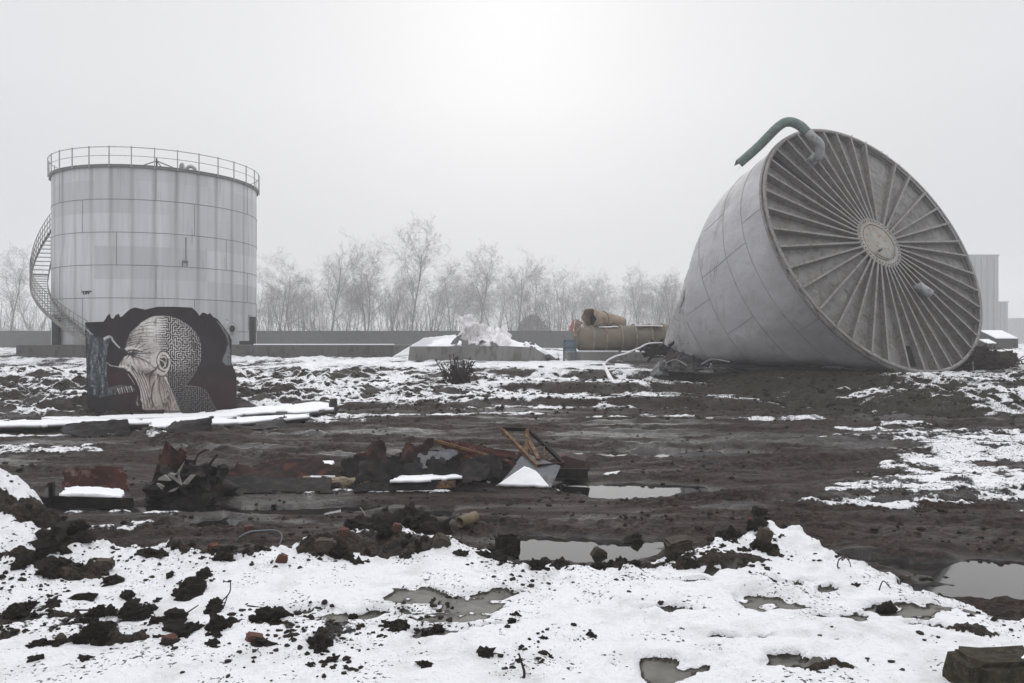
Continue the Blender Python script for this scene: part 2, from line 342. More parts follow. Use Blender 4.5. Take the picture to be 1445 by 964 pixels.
me.polygons.add(len(q)); me.polygons.foreach_set('loop_start', np.arange(0, q.size, 4, dtype=np.int32))
me.polygons.foreach_set('use_smooth', np.ones(len(q), bool))
me.update(calc_edges=True)
for nm, arr in (('snow_cover', snow), ('ice_cover', ice), ('grass_cover', grass), ('wet_cover', wet), ('near_soil', fg)):
    at_ = me.attributes.new(nm, 'FLOAT', 'POINT'); at_.data.foreach_set('value', arr.astype(np.float32).ravel())
g = bpy.data.objects.new('ground', me); COL.objects.link(g); tag(g, kind='structure')
s = NT('ground_mud_snow')
def att(n):
    a = s.n('ShaderNodeAttribute', attribute_name=n); return a.outputs['Fac']
nf = s.noise(14, 7, .68); nl = s.noise(2.2, 6, .6, s.co((.6, 1.6, 1))); nm_ = s.noise(55, 4, .6)
fine = s.math('MULTIPLY_ADD', nf, .62, -.31); fine2 = s.math('MULTIPLY_ADD', nm_, .22, -.11)
sv = s.math('ADD', s.math('ADD', att('snow_cover'), fine), fine2)
spk = s.math('MULTIPLY', s.ramp(s.noise(34, 4, .6), [(.57, 0), (.62, 1)]), s.ramp(s.noise(1.9, 5, .65), [(.44, 0), (.58, 1)]))
sv = s.math('SUBTRACT', sv, s.math('MULTIPLY', spk, .8))
sf = s.n('ShaderNodeMapRange', interpolation_type='SMOOTHSTEP'); sf.inputs[1].default_value = .44; sf.inputs[2].default_value = .55
s.l(sv, sf.inputs[0]); sf = sf.outputs[0]
mud = s.mix(s.ramp(nl, [(.3, 0), (.7, 1)]), (.012, .0064, .0045), (.038, .022, .0155))
mud = s.mix(s.ramp(nf, [(.42, 1), (.55, 0)]), mud, (.006, .0036, .003))
grs = s.mix(s.ramp(nf, [(.4, 0), (.6, 1)]), (.014, .0125, .008), (.036, .031, .019))
mud = s.mix(att('near_soil'), mud, s.mix(s.ramp(nm_, [(.4, 0), (.6, 1)]), (.009, .0065, .0045), (.032, .024, .016)))
mud = s.mix(s.math('MULTIPLY', s.ramp(s.noise(26, 6, .7, s.co((.7, 1.3, 1))), [(.50, 0), (.60, 1)]), .7), mud, (.075, .052, .040))
mud = s.mix(s.ramp(s.noise(7, 6, .7, s.co((.5, 1.6, 1))), [(.36, 1), (.46, 0)]), mud, (.005, .0032, .0026))
col = s.mix(att('grass_cover'), mud, grs)
col = s.mix(s.math('MULTIPLY', att('wet_cover'), .35), col, (.012, .010, .009))
icec = s.mix(s.ramp(s.noise(5, 6, .6), [(.35, 0), (.65, 1)]), (.030, .026, .018), (.080, .073, .055))
icec = s.mix(s.ramp(s.noise(3.1, 5, .7), [(.56, 0), (.64, 1)]), icec, (.03, .019, .010))
col = s.mix(att('ice_cover'), col, icec)
dirty = s.mix(s.ramp(s.noise(2.8, 6, .65), [(.50, 0), (.75, 1)]), (.86, .865, .88), (.66, .655, .65))
col = s.mix(sf, col, dirty)
rw = s.math('MULTIPLY_ADD', s.ramp(s.noise(1.1, 6, .62, s.co((.5, 1.7, 1))), [(.42, 0), (.62, 1)]), -.42, .86)
rw = s.math('MULTIPLY_ADD', att('wet_cover'), -.42, rw)
rw = s.math('SUBTRACT', rw, s.math('MULTIPLY', att('wet_cover'), .22), 0, True)
rr = s.mix(att('ice_cover'), rw, .34); rr = s.mix(sf, rr, .75)
s.bump(s.math('MULTIPLY', nf, s.math('MULTIPLY_ADD', att('ice_cover'), -.93, 1)), .75, .045)
s.bump(s.math('MULTIPLY', nm_, s.math('MULTIPLY_ADD', att('ice_cover'), -.9, 1)), .5, .008)
s.bump(sf, .35, .015)
lmp = s.noise(5.5, 5, .6); s.bump(s.math('MULTIPLY', lmp, sf), .7, .08)
spc = s.mix(s.math('MAXIMUM', att('ice_cover'), att('wet_cover')), .17, .55)
me.materials.append(s.set(Base_Color=col, Roughness=rr, Specular_IOR_Level=spc))
# standing water lying in the hollows of the mud
mb = MB(); mb.add([(-16, 6.0, -.034), (16, 3.6, -.034), (16, 19, -.034), (-16, 19, -.034)], [(0, 1, 2, 3)])
s = NT('puddle_water'); s.bump(s.noise(3, 2, .5), .03, .01)
mb.build('puddle_water', s.set(Base_Color=(.012, .011, .010), Roughness=.04, IOR=1.33)); bpy.data.objects['puddle_water']['kind'] = 'structure'
# ------------------------------------------------------------ the standing tank
TC = Vector((-20.95, 45.6, 1.83)); TR = 5.5; TH = 9.33
tank = thing('storage_tank', TC, 'tall upright pale grey steel storage tank with roof railing and spiral stair, streaked with grime', 'tank')
def tank_pt(px, py=None, r=TR, z=None):   # the point of the tank wall seen at that pixel
    dx = (px - 722.5) / FPX; a = dx * dx + 1; b = -2 * (dx * TC.x + TC.y); c = TC.x ** 2 + TC.y ** 2 - r * r
    Y = (-b - math.sqrt(max(b * b - 4 * a * c, 0))) / (2 * a)
    return Vector((dx * Y, Y, z if z is not None else 2 - (py - 482) / FPX * Y))
s = NT('tank_paint')
sep = s.n('ShaderNodeSeparateXYZ'); s.l(s.tc.outputs['Object'], sep.inputs[0])
ang = s.math('ARCTAN2', sep.outputs[1], sep.outputs[0])
cmb = s.n('ShaderNodeCombineXYZ'); s.l(s.math('MULTIPLY', ang, 5.5), cmb.inputs[0]); s.l(s.math('MULTIPLY', sep.outputs[2], .06), cmb.inputs[1])
st = s.noise(1.1, 6, .62, cmb.outputs[0]); st2 = s.noise(5, 4, .6, cmb.outputs[0])
# dirt runs down from the foot of every railing post (32 of them)
saw = s.math('ABSOLUTE', s.math('SUBTRACT', s.math('FRACT', s.math('MULTIPLY_ADD', ang, 32 / (2 * math.pi), .5)), .5))
run = s.ramp(saw, [(0, 1), (.05, .75), (.16, 0)])
run = s.math('MULTIPLY', run, s.ramp(st, [(.33, .15), (.62, 1)]))
run = s.math('MULTIPLY', run, s.math('MULTIPLY_ADD', sep.outputs[2], .06, .35, True))
col = s.mix(s.ramp(st, [(.35, 0), (.7, 1)]), (.66, .67, .68), (.50, .505, .515))
col = s.mix(s.math('MULTIPLY', s.ramp(st2, [(.5, 0), (.75, 1)]), .35), col, (.28, .28, .28))
col = s.mix(s.math('MULTIPLY', run, .85), col, (.15, .148, .145))
rst = s.noise(2.3, 6, .7, cmb.outputs[0]); col = s.mix(s.math('MULTIPLY', s.ramp(rst, [(.58, 0), (.68, 1)]), .5), col, (.22, .19, .165))
# every plate a slightly different grey
lev = s.math('FLOOR', s.math('DIVIDE', sep.outputs[2], 1.72)); pl = s.math('FLOOR', s.math('MULTIPLY_ADD', lev, .33, s.math('DIVIDE', ang, math.pi / 3)))
wn_ = s.n('ShaderNodeTexWhiteNoise', noise_dimensions='2D'); cb = s.n('ShaderNodeCombineXYZ'); s.l(lev, cb.inputs[0]); s.l(pl, cb.inputs[1]); s.l(cb.outputs[0], wn_.inputs['Vector'])
col = s.mix(s.math('MULTIPLY', wn_.outputs['Value'], .3), col, (.2, .205, .21))
s.bump(s.noise(1.3, 3, .5), .15, .05)
TANKP = s.set(Base_Color=col, Roughness=.55)
N = 128; mb = MB(); V = []; zs = np.linspace(0, TH, 24)
for z in zs:
    for k in range(N): a = 2 * math.pi * k / N; V.append((TC.x + TR * math.cos(a), TC.y + TR * math.sin(a), TC.z + z))
mb.add(V, [(i * N + k, i * N + (k + 1) % N, (i + 1) * N + (k + 1) % N, (i + 1) * N + k) for i in range(len(zs) - 1) for k in range(N)])
mb.build('shell', TANKP, tank, True)
mb = MB(); top = TC.z + TH
ring = [(TC.x + TR * 1.004 * math.cos(2 * math.pi * k / 64), TC.y + TR * 1.004 * math.sin(2 * math.pi * k / 64), top) for k in range(64)]
mb.add(ring + [(TC.x, TC.y, top + 1.12)], [(k, (k + 1) % 64, 64) for k in range(64)])
mb.build('roof', weathered('tank_roof', (.3, .31, .32), (.2, .2, .2), None, 2, .6), tank, False)
SEAM = weathered('seam_metal', (.12, .12, .12), (.18, .18, .18), None, 4, .7)
mb = MB()
def arc(r, z, a0, a1, n): return [Vector((TC.x + r * math.cos(a0 + (a1 - a0) * k / n), TC.y + r * math.sin(a0 + (a1 - a0) * k / n), z)) for k in range(n + 1)]
for k in range(1, 6): mb.tube(arc(TR + .005, top - 1.72 * k, 0, 2 * math.pi, 128)[:-1], .015, 4, closed=True)
for lv in range(6):
    off = -.12 + lv * math.pi / 9
    z1 = top - 1.72 * lv; z0 = max(z1 - 1.72, TC.z)
    for k in range(6):
        a = off + k * math.pi / 3; p = Vector((TC.x + (TR + .004) * math.cos(a), TC.y + (TR + .004) * math.sin(a), z0)); mb.tube([p, Vector((p.x, p.y, z1))], .014, 4)
mb.build('weld_seam', SEAM, tank)
mb = MB(); mb.tube(arc(TR + .06, top - .02, 0, 2 * math.pi, 128)[:-1], .07, 6, closed=True); mb.tube(arc(TR + .1, top + .06, 0, 2 * math.pi, 128)[:-1], .035, 6, closed=True)
mb.build('rim_angle', SEAM, tank, True)
mb = MB()
for h, r in ((.97, .022), (.52, .017)): mb.tube(arc(TR + .16, top + h, 0, 2 * math.pi, 128)[:-1], r, 6, closed=True)
rl = mb.build('railing', GALV, tank)
for k in range(32):
    a = 2 * math.pi * k / 32; p = Vector((TC.x + (TR + .16) * math.cos(a), TC.y + (TR + .16) * math.sin(a), top + 0))
    m_ = MB(); m_.box(p + Vector((0, 0, .48)), (.045, .045, 1.1), Matrix.Rotation(a, 3, 'Z')); m_.build('railing_post', GALV, rl)
# roof fittings
mb = MB(); c = at(221, 232, 44.6); 
mb.tube([c + Vector((0, 0, -.3)), c + Vector((0, 0, .35))], .05, 8); mb.tube([c + Vector((0, 0, .2)), c + Vector((-1.6, .2, -.25))], .03, 6); mb.tube([c + Vector((0, 0, .2)), c + Vector((1.7, -.2, -.5))], .03, 6); mb.tube([c + Vector((0, 0, .2)), c + Vector((.6, -.6, -.35))], .03, 6)
mb.build('roof_mast', DARKPOST, tank)
def arch(x0, x1, h, r, Y, name):
    a = at(x0, 244, Y); b = at(x1, 244, Y); P_ = [a + (b - a) * .5 + Vector((-(b - a).length / 2 * math.cos(t_), 0, h * math.sin(t_))) for t_ in np.linspace(0, math.pi, 14)]
    m_ = MB(); m_.tube([P_[0] - Vector((0, 0, .5))] + P_ + [P_[-1] - Vector((0, 0, .3))], r, 10); return m_.build(name, GALV, tank, True)
arch(254.5, 259, .50, .09, 43.4, 'vent_pipe'); arch(262, 276, .36, .10, 43.2, 'vent_pipe')
# gauge float, board and guide wires
p = tank_pt(327, 464, TR + .25); mb = MB(); nrm = Vector((p.x - TC.x, p.y - TC.y, 0)).normalized()
mb.tube([p - nrm * .25, p + nrm * .02], [.40, .40], 20); mb.box(p - Vector((0, 0, .32)) - nrm * .1, (.3, .24, .5), Matrix.Rotation(math.atan2(nrm.y, nrm.x) + math.pi / 2, 3, 'Z'))
gb = mb.build('gauge_box', weathered('pale_enamel', (.5, .51, .5), (.38, .38, .37)), tank)
mb = MB(); mb.tube([p + nrm * .02, p + nrm * .05], .19, 16); mb.build('gauge_glass', BLACK, gb)
mb = MB(); mb.tube([p + Vector((-.1, 0, -.5)), Vector((p.x - .15, p.y, TC.z))], .05, 8); mb.build('gauge_conduit', GALV, tank); mb = MB(); mb.tube([p + Vector((.1, 0, .3)), p + Vector((-.7, -.1, .75)), p + Vector((-1.1, -.15, 1.1))], .02, 6); mb.build('gauge_wire', GALV, tank)
mb = MB(); a = tank_pt(262.5, 335, TR + .03); b = tank_pt(262.5, 366, TR + .05); mb.tube([a, b], .028, 6); mb.tube([tank_pt(257.5, 369, TR + .1), tank_pt(264.5, 369, TR + .1)], .07, 8)
mb.tube([tank_pt(257.5, 369, TR + .06), tank_pt(257.5, 376, TR + .06)], .03, 6); mb.tube([tank_pt(264, 369, TR + .06), tank_pt(264, 376, TR + .06)], .03, 6)
mb.build('pipe_bracket', SEAM, tank)
mb = MB(); a = tank_pt(354, 446, TR + .02); nrm = Vector((a.x - TC.x, a.y - TC.y, 0)).normalized()
mb.box(tank_pt(353, 455, TR + .01), (.55, .05, .9), Matrix.Rotation(math.atan2(nrm.y, nrm.x) + math.pi / 2, 3, 'Z')); mb.build('manhole_cover', GALV, tank)
mb = MB(); rnd = random.Random(4)     # a small sprayed scribble
for k in range(6):
    x0 = 116 + k * 2.1; pts = [tank_pt(x0 + rnd.uniform(-1, 3), 413 + rnd.uniform(-3.2, 3.2), TR + .012) for _ in range(5)]; mb.tube(pts, .022, 4)
mb.build('sprayed_scribble', BLACK, tank)
# spiral stair
STM = weathered('stair_steel', (.24, .235, .22), (.16, .14, .12), None, 4, .65)
stair_rise = 3.2 / R(28.5)
def sp(a, r, dz=0): return Vector((TC.x + r * math.cos(a), TC.y + r * math.sin(a), 5.75 + (R(204.6) - a) * (stair_rise if a < R(204.6) else 3.75 / R(60)) + dz))
a_lo = R(264); a_hi = R(204.6) - (top - 5.75) / stair_rise
aa = np.linspace(a_lo, a_hi, 90)
ri, ro = TR + .16, TR + 1.0
def stringer(r, par):
    mb = MB()
    for sx_ in (-.015, .015):
        for dz_ in (-.22, .02):
            mb.v += [tuple(sp(a, r + sx_, dz_)) for a in aa]
    n_ = len(aa); rows = (0, 1, 3, 2)
    for j in range(n_ - 1):
        for i in range(4): p_, q_ = rows[i], rows[(i + 1) % 4]; mb.f.append((p_ * n_ + j, q_ * n_ + j, q_ * n_ + j + 1, p_ * n_ + j + 1))
    return fix_normals(mb.build('stringer', STM, par))
stair = thing('stair', TC, None, None); stair.parent = tank; stair.location = (0, 0, 0)
stringer(ri, stair); stringer(ro, stair)
nst = 46
for k in range(nst):
    a = a_lo + (a_hi - a_lo) * (k + .5) / nst; m_ = MB(); p = (sp(a, ri) + sp(a, ro)) / 2
    m_.box(p, (ro - ri, .26, .035), Matrix.Rotation(a, 3, 'Z')); m_.build('tread', GALV, stair)
mb = MB()
for h in (1.0, .66, .33): mb.tube([sp(a, ro, h) for a in aa], .020, 5)
for k in range(47): a = a_lo + (a_hi - a_lo) * k / 46; mb.tube([sp(a, ro, -.05), sp(a, ro, 1.0)], .018, 5)
mb.build('handrail', STM, stair)
mb = MB(); 
mb.box((sp(R(204.6), ri) + sp(R(204.6), ro)) / 2, (.84, .5, .06), Matrix.Rotation(R(204.6), 3, 'Z'))
mb.build('landing', STM, stair)

# platform, walls, gate frame
def block(name, lo, hi, m, label, cat, bev=.03, ledge=None):
    lo = Vector(lo); hi = Vector(hi); base = Vector(((lo.x + hi.x) / 2, (lo.y + hi.y) / 2, lo.z)); mb = MB(); mb.box((lo + hi) / 2, hi - lo)
    o = mb.build(name, m, None, loc=base); bevel(o, bev, 1)
    if label: tag(o, label, cat)
    return o
pf = block('tank_platform', (-25.2, 39, .6), (-6, 57, 1.82), CONC_D, 'long low dark concrete platform wall under the upright tank', 'platform')
mb = MB(); mb.box((-9.6, 39.3, 1.85), (7.1, .5, .06)); bevel(mb.build('snow_line', SNOW, pf), .02)
mb = MB(); mb.prism([(-24.48, 40.85, 1.82), (-24.16, 40.85, 1.82), (-24.16, 40.85, 3.14), (-22.85, 40.85, 3.14), (-22.85, 40.85, 3.40), (-24.48, 40.85, 3.40)], (0, .3, 0))
o = mb.build('gate_frame', DARKPOST, None, loc=(-24.3, 41, 1.82)); fix_normals(o); tag(o, 'dark square post with a short crossbeam at the left foot of the upright tank', 'post frame'); bevel(o)
mb = MB(); mb.box((at(356.5, 470, 42.2).x, 42.2, 2.6), (.28, .3, 1.52)); mb.box((at(350, 485, 42.2).x, 42.1, 1.93), (.75, .4, .2))
o = mb.build('valve_post', DARKPOST, None, loc=(at(356, 470, 42.2).x, 42.2, 1.82)); tag(o, 'dark upright post with a low plinth against the right edge of the upright tank', 'post'); bevel(o)
# boundary wall far behind: panels between posts
WALLM = weathered('grey_wall_panel', (.03, .031, .033), (.05, .051, .053), (.02, .02, .021), .8, .9, 0, .2, 8, .02, (1, 1, 2.5))
bw = thing('boundary_wall', (0, 100, 1.1), 'long dark grey concrete boundary wall in front of the bare trees', 'wall')
x = -90
while x < 42:
    m_ = MB(); m_.box((x + 2.48, 100, 1.39), (4.8, .15, 4.0)); m_.build('panel', WALLM, bw)
    m_ = MB(); m_.box((x, 100, 1.42), (.25, .3, 4.05)); m_.build('post', WALLM, bw); x += 5
# ------------------------------------------------------------ heap of torn cladding behind a wall stub
stub = thing('wall_stub', at(670, 500, 36) , 'low broken concrete wall stub before a heap of torn white sheeting', 'wall')
mb = MB()
a = at(576, 489, 36); b = at(762, 489, 36); zb = .95
mb.prism([(a.x, 35.8, zb), (b.x + .3, 35.8, zb), (b.x + .2, 35.8, a.z - .35), (b.x - .3, 35.8, a.z - .05), (b.x - 1.5, 35.8, a.z + .02), (a.x + .1, 35.8, a.z)], (0, .4, 0))
fix_normals(mb.build('wall', CONC, stub))
def crumple(name, c00, c10, c11, c01, m, parent=None, nu=28, nv=18, amp=.15, rag=.12, thick=.012, seed=0, fr=1.6, up=None, smooth=False, lab=None, cat=None, fold=0, group=None, keep=None, sub=0):
    C_ = [Vector(c) for c in (c00, c10, c11, c01)]
    n = ((C_[1] - C_[0]).cross(C_[3] - C_[0])).normalized() if up is None else Vector(up)
    U, V_ = np.meshgrid(np.linspace(0, 1, nu + 1), np.linspace(0, 1, nv + 1)); 
    base = [[C_[0] * (1 - u_) * (1 - v_) + C_[1] * u_ * (1 - v_) + C_[2] * u_ * v_ + C_[3] * (1 - u_) * v_ for u_ in np.linspace(0, 1, nu + 1)] for v_ in np.linspace(0, 1, nv + 1)]
    lu = (C_[1] - C_[0]).length; lv_ = (C_[3] - C_[0]).length
    nz = fbm(U * lu * fr, V_ * lv_ * fr, 200 + seed, 4, .6) + fold * np.abs(fbm(U * lu * fr * 1.5 + 9, V_ * lv_ * fr * .7, 230 + seed, 2)) * 2
    e = np.minimum.reduce([U * lu, (1 - U) * lu, V_ * lv_, (1 - V_) * lv_])
    cut = e - rag * (.5 + 1.1 * fbm(U * lu * 3.5, V_ * lv_ * 3.5, 260 + seed, 3)) 
    tx = fbm(U * lu * 3, V_ * lv_ * 3, 270 + seed, 3) * rag * .5
    V = [base[j][i] + n * float(nz[j, i] * amp) + (C_[1] - C_[0]).normalized() * float(tx[j, i]) for j in range(nv + 1) for i in range(nu + 1)]
    F = []
    for j in range(nv):
        for i in range(nu):
            if rag > 0 and min(cut[j, i], cut[j + 1, i + 1], cut[j, i + 1], cut[j + 1, i]) < 0: continue
            if keep is not None and not keep((i + .5) / nu, (j + .5) / nv): continue
            w_ = nu + 1; F.append((j * w_ + i, j * w_ + i + 1, (j + 1) * w_ + i + 1, (j + 1) * w_ + i))
    used = sorted({k for f in F for k in f}); mp = {k: i for i, k in enumerate(used)}
    mb = MB(); mb.add([V[k] for k in used], [tuple(mp[k] for k in f) for f in F])
    lo = Vector((sum(v.x for v in V) / len(V), sum(v.y for v in V) / len(V), min(v.z for v in V)))
    o = mb.build(name, m, parent, smooth, loc=lo if parent is None else None)
    md = o.modifiers.new('thickness', 'SOLIDIFY'); md.thickness = thick; md.offset = -1
    if sub: md = o.modifiers.new('soft', 'SUBSURF'); md.levels = sub; md.render_levels = sub
    if lab: tag(o, lab, cat, group)
    return o
CLAD = weathered('white_cladding', (.86, .84, .85), (.78, .76, .77), (.6, .58, .57), 2, .6, 0, .3, 12)
crumple('torn_cladding', at(548, 507, 37.5), at(640, 500, 37.5), at(645, 470, 38.5), at(600, 474, 38), SNOW, None, 30, 14, .12, .1, .05, 1, .8, (0, 0, 1), True, 'smooth snow covered sheet sloping up at the left end of the white heap', 'sheet')
crumple('torn_cladding', at(643, 490, 37.2), at(676, 490, 37.2), at(668, 443, 36.8), at(640, 438, 37.4), CLAD, None, 22, 30, .45, .3, .03, 2, 1.3, None, False, 'tallest upright torn white sheet at the middle of the heap', 'sheet', .6)
crumple('torn_cladding', at(658, 492, 36.9), at(696, 492, 36.9), at(686, 449, 37.2), at(664, 456, 37.2), CLAD, None, 22, 24, .40, .22, .03, 3, 1.5, None, False, 'folded white sheet leaning right beside the tallest torn one', 'sheet', .8)
crumple('torn_cladding', at(668, 492, 36.7), at(732, 490, 36.7), at(712, 461, 38), at(684, 466, 38), CLAD, None, 30, 16, .3, .15, .03, 4, 1.3, None, False, 'wide pale sheet with a pinkish fold lying right of the torn uprights', 'sheet', .7)
crumple('torn_cladding', at(700, 490, 36.8), at(770, 496, 36.8), at(755, 486, 38.5), at(705, 474, 38.5), SNOW, None, 30, 14, .15, .12, .05, 5, 1, (0, 0, 1), True, 'snow covered sheet sloping down to the right of the white heap', 'sheet')
crumple('torn_cladding', at(600, 490, 36.9), at(655, 490, 36.9), at(650, 472, 38.5), at(612, 478, 38.5), SNOW, None, 26, 14, .2, .1, .05, 6, 1.2, (0, 0, 1), True, 'snowy buckled sheet just above the left of the wall stub', 'sheet')
crumple('dark_sheet', at(632, 489, 36.8), at(646, 489, 36.8), at(655, 470, 37.0), at(643, 472, 37.0), GREYSTEEL, None, 12, 12, .12, .08, .02, 7, 2, None, False, 'small dark grey flap standing between the snowy sheet and the torn uprights', 'sheet')
# rubble tail on the right
o = crumple('rubble_heap', at(735, 508, 36.6), at(792, 512, 36.4), at(786, 500, 37.6), at(742, 482, 37.6), CONC_D, None, 40, 20, .35, .0, .3, 8, 2.2, (0, 0, 1), False, 'broken concrete rubble at the right end of the wall stub, capped with snow', 'rubble')
crumple('snow_cover', at(738, 492, 37.0), at(790, 508, 36.6), at(788, 500, 37.8), at(742, 480, 37.9), SNOW, o, 40, 20, .32, .1, .05, 9, 2.0, (0, 0, 1), True)
# ------------------------------------------------------------ ochre tanks on their platform
pt = block('tank_support', (at(800, 500, 37).x, 36.2, .9), (at(940, 500, 37).x, 38.2, at(800, 497, 36.2).z), CONC, 'low concrete support under the lying ochre tank', 'support')
mb = MB(); mb.box(((at(808, 500, 37).x + at(870, 500, 37).x) / 2, 36.35, at(800, 496.2, 36.2).z + .02), (2.1, .25, .05)); mb.build('snow_line', SNOW, pt)
OCH = weathered('faded_ochre_lagging', (.185, .16, .115), (.12, .112, .09), (.2, .135, .09), 1.1, .8, 0, .4, 12)
OCH2 = weathered('peach_ochre_lagging', (.33, .25, .185), (.22, .175, .13), (.15, .11, .08), 1.4, .8, 0, .4, 12)
lt = thing('lying_tank', at(870, 497, 37), 'long lying ochre cylinder tank banded with straps on a low concrete support', 'tank')
ax0 = at(809, 479, 36.9); ax1 = at(946, 476, 37.6); r0 = .60; dr = (ax1 - ax0).normalized()
pts = [ax0 + dr * x for x in (0, .05, .13, .28, .5)]; rr = [.0001, .25, .42, .55, .60]
L = (ax1 - ax0).length
for k in range(1, 16): pts.append(ax0 + dr * (.5 + (L - .5) * k / 15)); rr.append(.60 + .018 * math.sin(k * 1.9) + .04 * (k > 9))
mb = MB(); mb.tube(pts, rr, 36); mb.build('tank_body', OCH, lt, True)
for k, s_ in enumerate((.13, .26, .42, .56, .72, .86)):
    c = ax0 + dr * (L * s_ + .25); m_ = MB(); rb = .63 + .04 * (s_ > .55)
    ux = dr.cross(Vector((0, 0, 1))).normalized(); uz = Vector((0, 0, 1))
    m_.tube([c + ux * rb * math.cos(t_) + uz * rb * math.sin(t_) for t_ in np.linspace(0, 2 * math.pi, 40)[:-1]], .035, 6, closed=True); m_.build('strap', OCH2, lt, True)
crumple('snow_cover', ax0 + Vector((1.2, -.25, .62)), ax0 + Vector((2.2, -.25, .63)), ax0 + Vector((2.2, .3, .64)), ax0 + Vector((1.2, .3, .62)), SNOW, lt, 20, 8, .03, .1, .05, 14, 4, (0, 0, 1), True)
crumple('snow_cover', ax0 + Vector((3.0, -.2, .68)), ax0 + Vector((4.4, -.2, .67)), ax0 + Vector((4.4, .3, .68)), ax0 + Vector((3.0, .3, .68)), SNOW, lt, 24, 8, .02, .1, .05, 15, 4, (0, 0, 1), True)
# the upper, open drum
ud = thing('open_drum', at(850, 462, 37.4), 'peach coloured open ended drum tilted on top of the lying ochre tank', 'drum')
a = at(831, 449, 37.0); b = at(877, 457, 38.4); dd = (b - a).normalized(); ux = dd.cross(Vector((0, 0, 1))).normalized(); uy = dd.cross(ux)
NN = 36; V = []; 
for j in range(12):
    s_ = j / 11; rr_ = .49 - .14 * s_
    for k in range(NN):
        t_ = 2 * math.pi * k / NN; rg = (.06 * math.sin(3 * t_) + .05 * math.sin(7 * t_ + 1)) if j == 0 else 0
        V.append(a + dd * ((b - a).length * s_ + rg) + rr_ * (math.cos(t_) * ux + math.sin(t_) * uy) * (1 + .03 * math.sin(5 * t_ + j)))
mb = MB(); mb.add(V, [(j * NN + k, j * NN + (k + 1) % NN, (j + 1) * NN + (k + 1) % NN, (j + 1) * NN + k) for j in range(11) for k in range(NN)] + [tuple(11 * NN + k for k in range(NN))])
o = mb.build('drum_body', OCH2, ud, True); md = o.modifiers.new('t', 'SOLIDIFY'); md.thickness = .03
mb = MB(); c = a + dd * .9; mb.tube([c + .45 * (math.cos(t_) * ux + math.sin(t_) * uy) for t_ in np.linspace(0, 2 * math.pi, 36)[:-1]], .025, 6, closed=True); mb.build('strap', OCH, ud, True)
mb = MB(); c = a + dd * .5; mb.tube([c, c + dd * .01], .45, 30); mb.build('bulkhead', BLACK, ud)
o = crumple('torn_lagging', at(807, 476, 36.6), at(820, 476, 36.6), at(824, 455, 36.8), at(812, 448, 36.6), OCH2, None, 14, 16, .15, .12, .03, 17, 3, None, False, 'torn ochre lagging flap standing at the left end of the lying tank', 'sheet', .6)
crumple('orange_flap', at(803, 470, 36.45), at(810, 471, 36.45), at(813, 447, 36.5), at(806, 454, 36.45), weathered('faded_orange', (.42, .13, .09), (.34, .12, .09)), None, 8, 14, .05, .06, .03, 18, 3, None, False, 'faded orange panel hanging at the left end of the lying tank', 'panel')
mb = MB(); q = [at(x_, y_, 36.1) for x_, y_ in ((796, 511), (796, 481), (812, 481), (812, 511))]
mb.beam(q[0], q[1] + Vector((0, 0, .05)), .1, .08, (0, 1, 0)); mb.beam(q[3], q[2], .1, .08, (0, 1, 0)); mb.beam(q[1], q[2], .08, .1); mb.beam(at(796, 491, 36.1), at(812, 491, 36.1), .08, .1)
o = mb.build('blue_rack', weathered('faded_blue_steel', (.09, .13, .16), (.06, .08, .1)), None, loc=at(804, 511, 36.1)); tag(o, 'small blue grey steel rack at the left end of the concrete support', 'rack')
mb = MB(); mb.box(at(804, 488, 36.25), (.5, .04, .55)); pn = mb.build('panel', weathered('pale_blue_panel', (.2, .26, .3), (.16, .2, .23)), o)
# ------------------------------------------------------------ the fallen tank
FC = Vector((12.72, 27.0, 5.36)); FR = 4.89; az, elv = .4602, .4287
FN = Vector((math.sin(az) * math.cos(elv), -math.cos(az) * math.cos(elv), math.sin(elv)))
FU = FN.cross(Vector((0, 0, 1))).normalized(); FV = FU.cross(FN)
def fp(t, r, s=0.0): return FC - FN * float(s) + float(r) * (math.cos(t) * FU + math.sin(t) * FV)
ft = thing('fallen_tank', (12.3, 28, .9), 'huge toppled grey steel tank on its crushed side, ribbed round end facing out', 'tank')
def Lend(td):   # where the body breaks off, by angle in degrees
    return float(np.interp(td % 360, [0, 20, 40, 60, 100, 180, 260, 300, 320, 340, 360], [4.65, 3.75, 3.0, 2.8, 2.8, 4.5, 6.5, 6.4, 5.9, 5.3, 4.75]))
def fpos(t, s):
    td = math.degrees(t) % 360
    r = FR * (1 + .012 * sst(.3, 2, s) * float(mnoise.fractal(Vector((math.cos(t) * 2, math.sin(t) * 2, s * .5)), .8, 2, 3)))
    p = fp(t, r, s)
    zf = .84 + .30 * float(sst(0, 2.2, s)) + .05 * mnoise.noise(Vector((p.x * .8, p.y * .8, 3))) * float(sst(1, 3, s))
    if p.z < zf + .5:
        k = max(0, (zf + .5 - p.z)); over = k; p.z = zf + .5 - .5 * (1 - math.exp(-over / .5 * 1.0)) if k > 0 else p.z
    return p
s = NT('fallen_shell_paint'); v = s.tc.outputs['Object']
a_ = s.noise(.5, 6, .55); b_ = s.noise(2.2, 7, .65, None, .6)
col = s.mix(s.ramp(a_, [(.35, 0), (.65, 1)]), (.47, .47, .485), (.37, .367, .378))
col = s.mix(s.math('MULTIPLY', s.ramp(b_, [(.5, 0), (.7, 1)]), .35), col, (.25, .24, .24))
col = s.mix(s.math('MULTIPLY', s.ramp(s.noise(1.2, 5, .6, s.co((1, 1, .18))), [(.57, 0), (.68, 1)]), .5), col, (.20, .17, .16))
s.bump(s.noise(.9, 4, .55), .6, .2); s.bump(b_, .08, .02)
SHELL = s.set(Base_Color=col, Roughness=.48, Metallic=.15)
NT_, NS = 180, 26; V = []
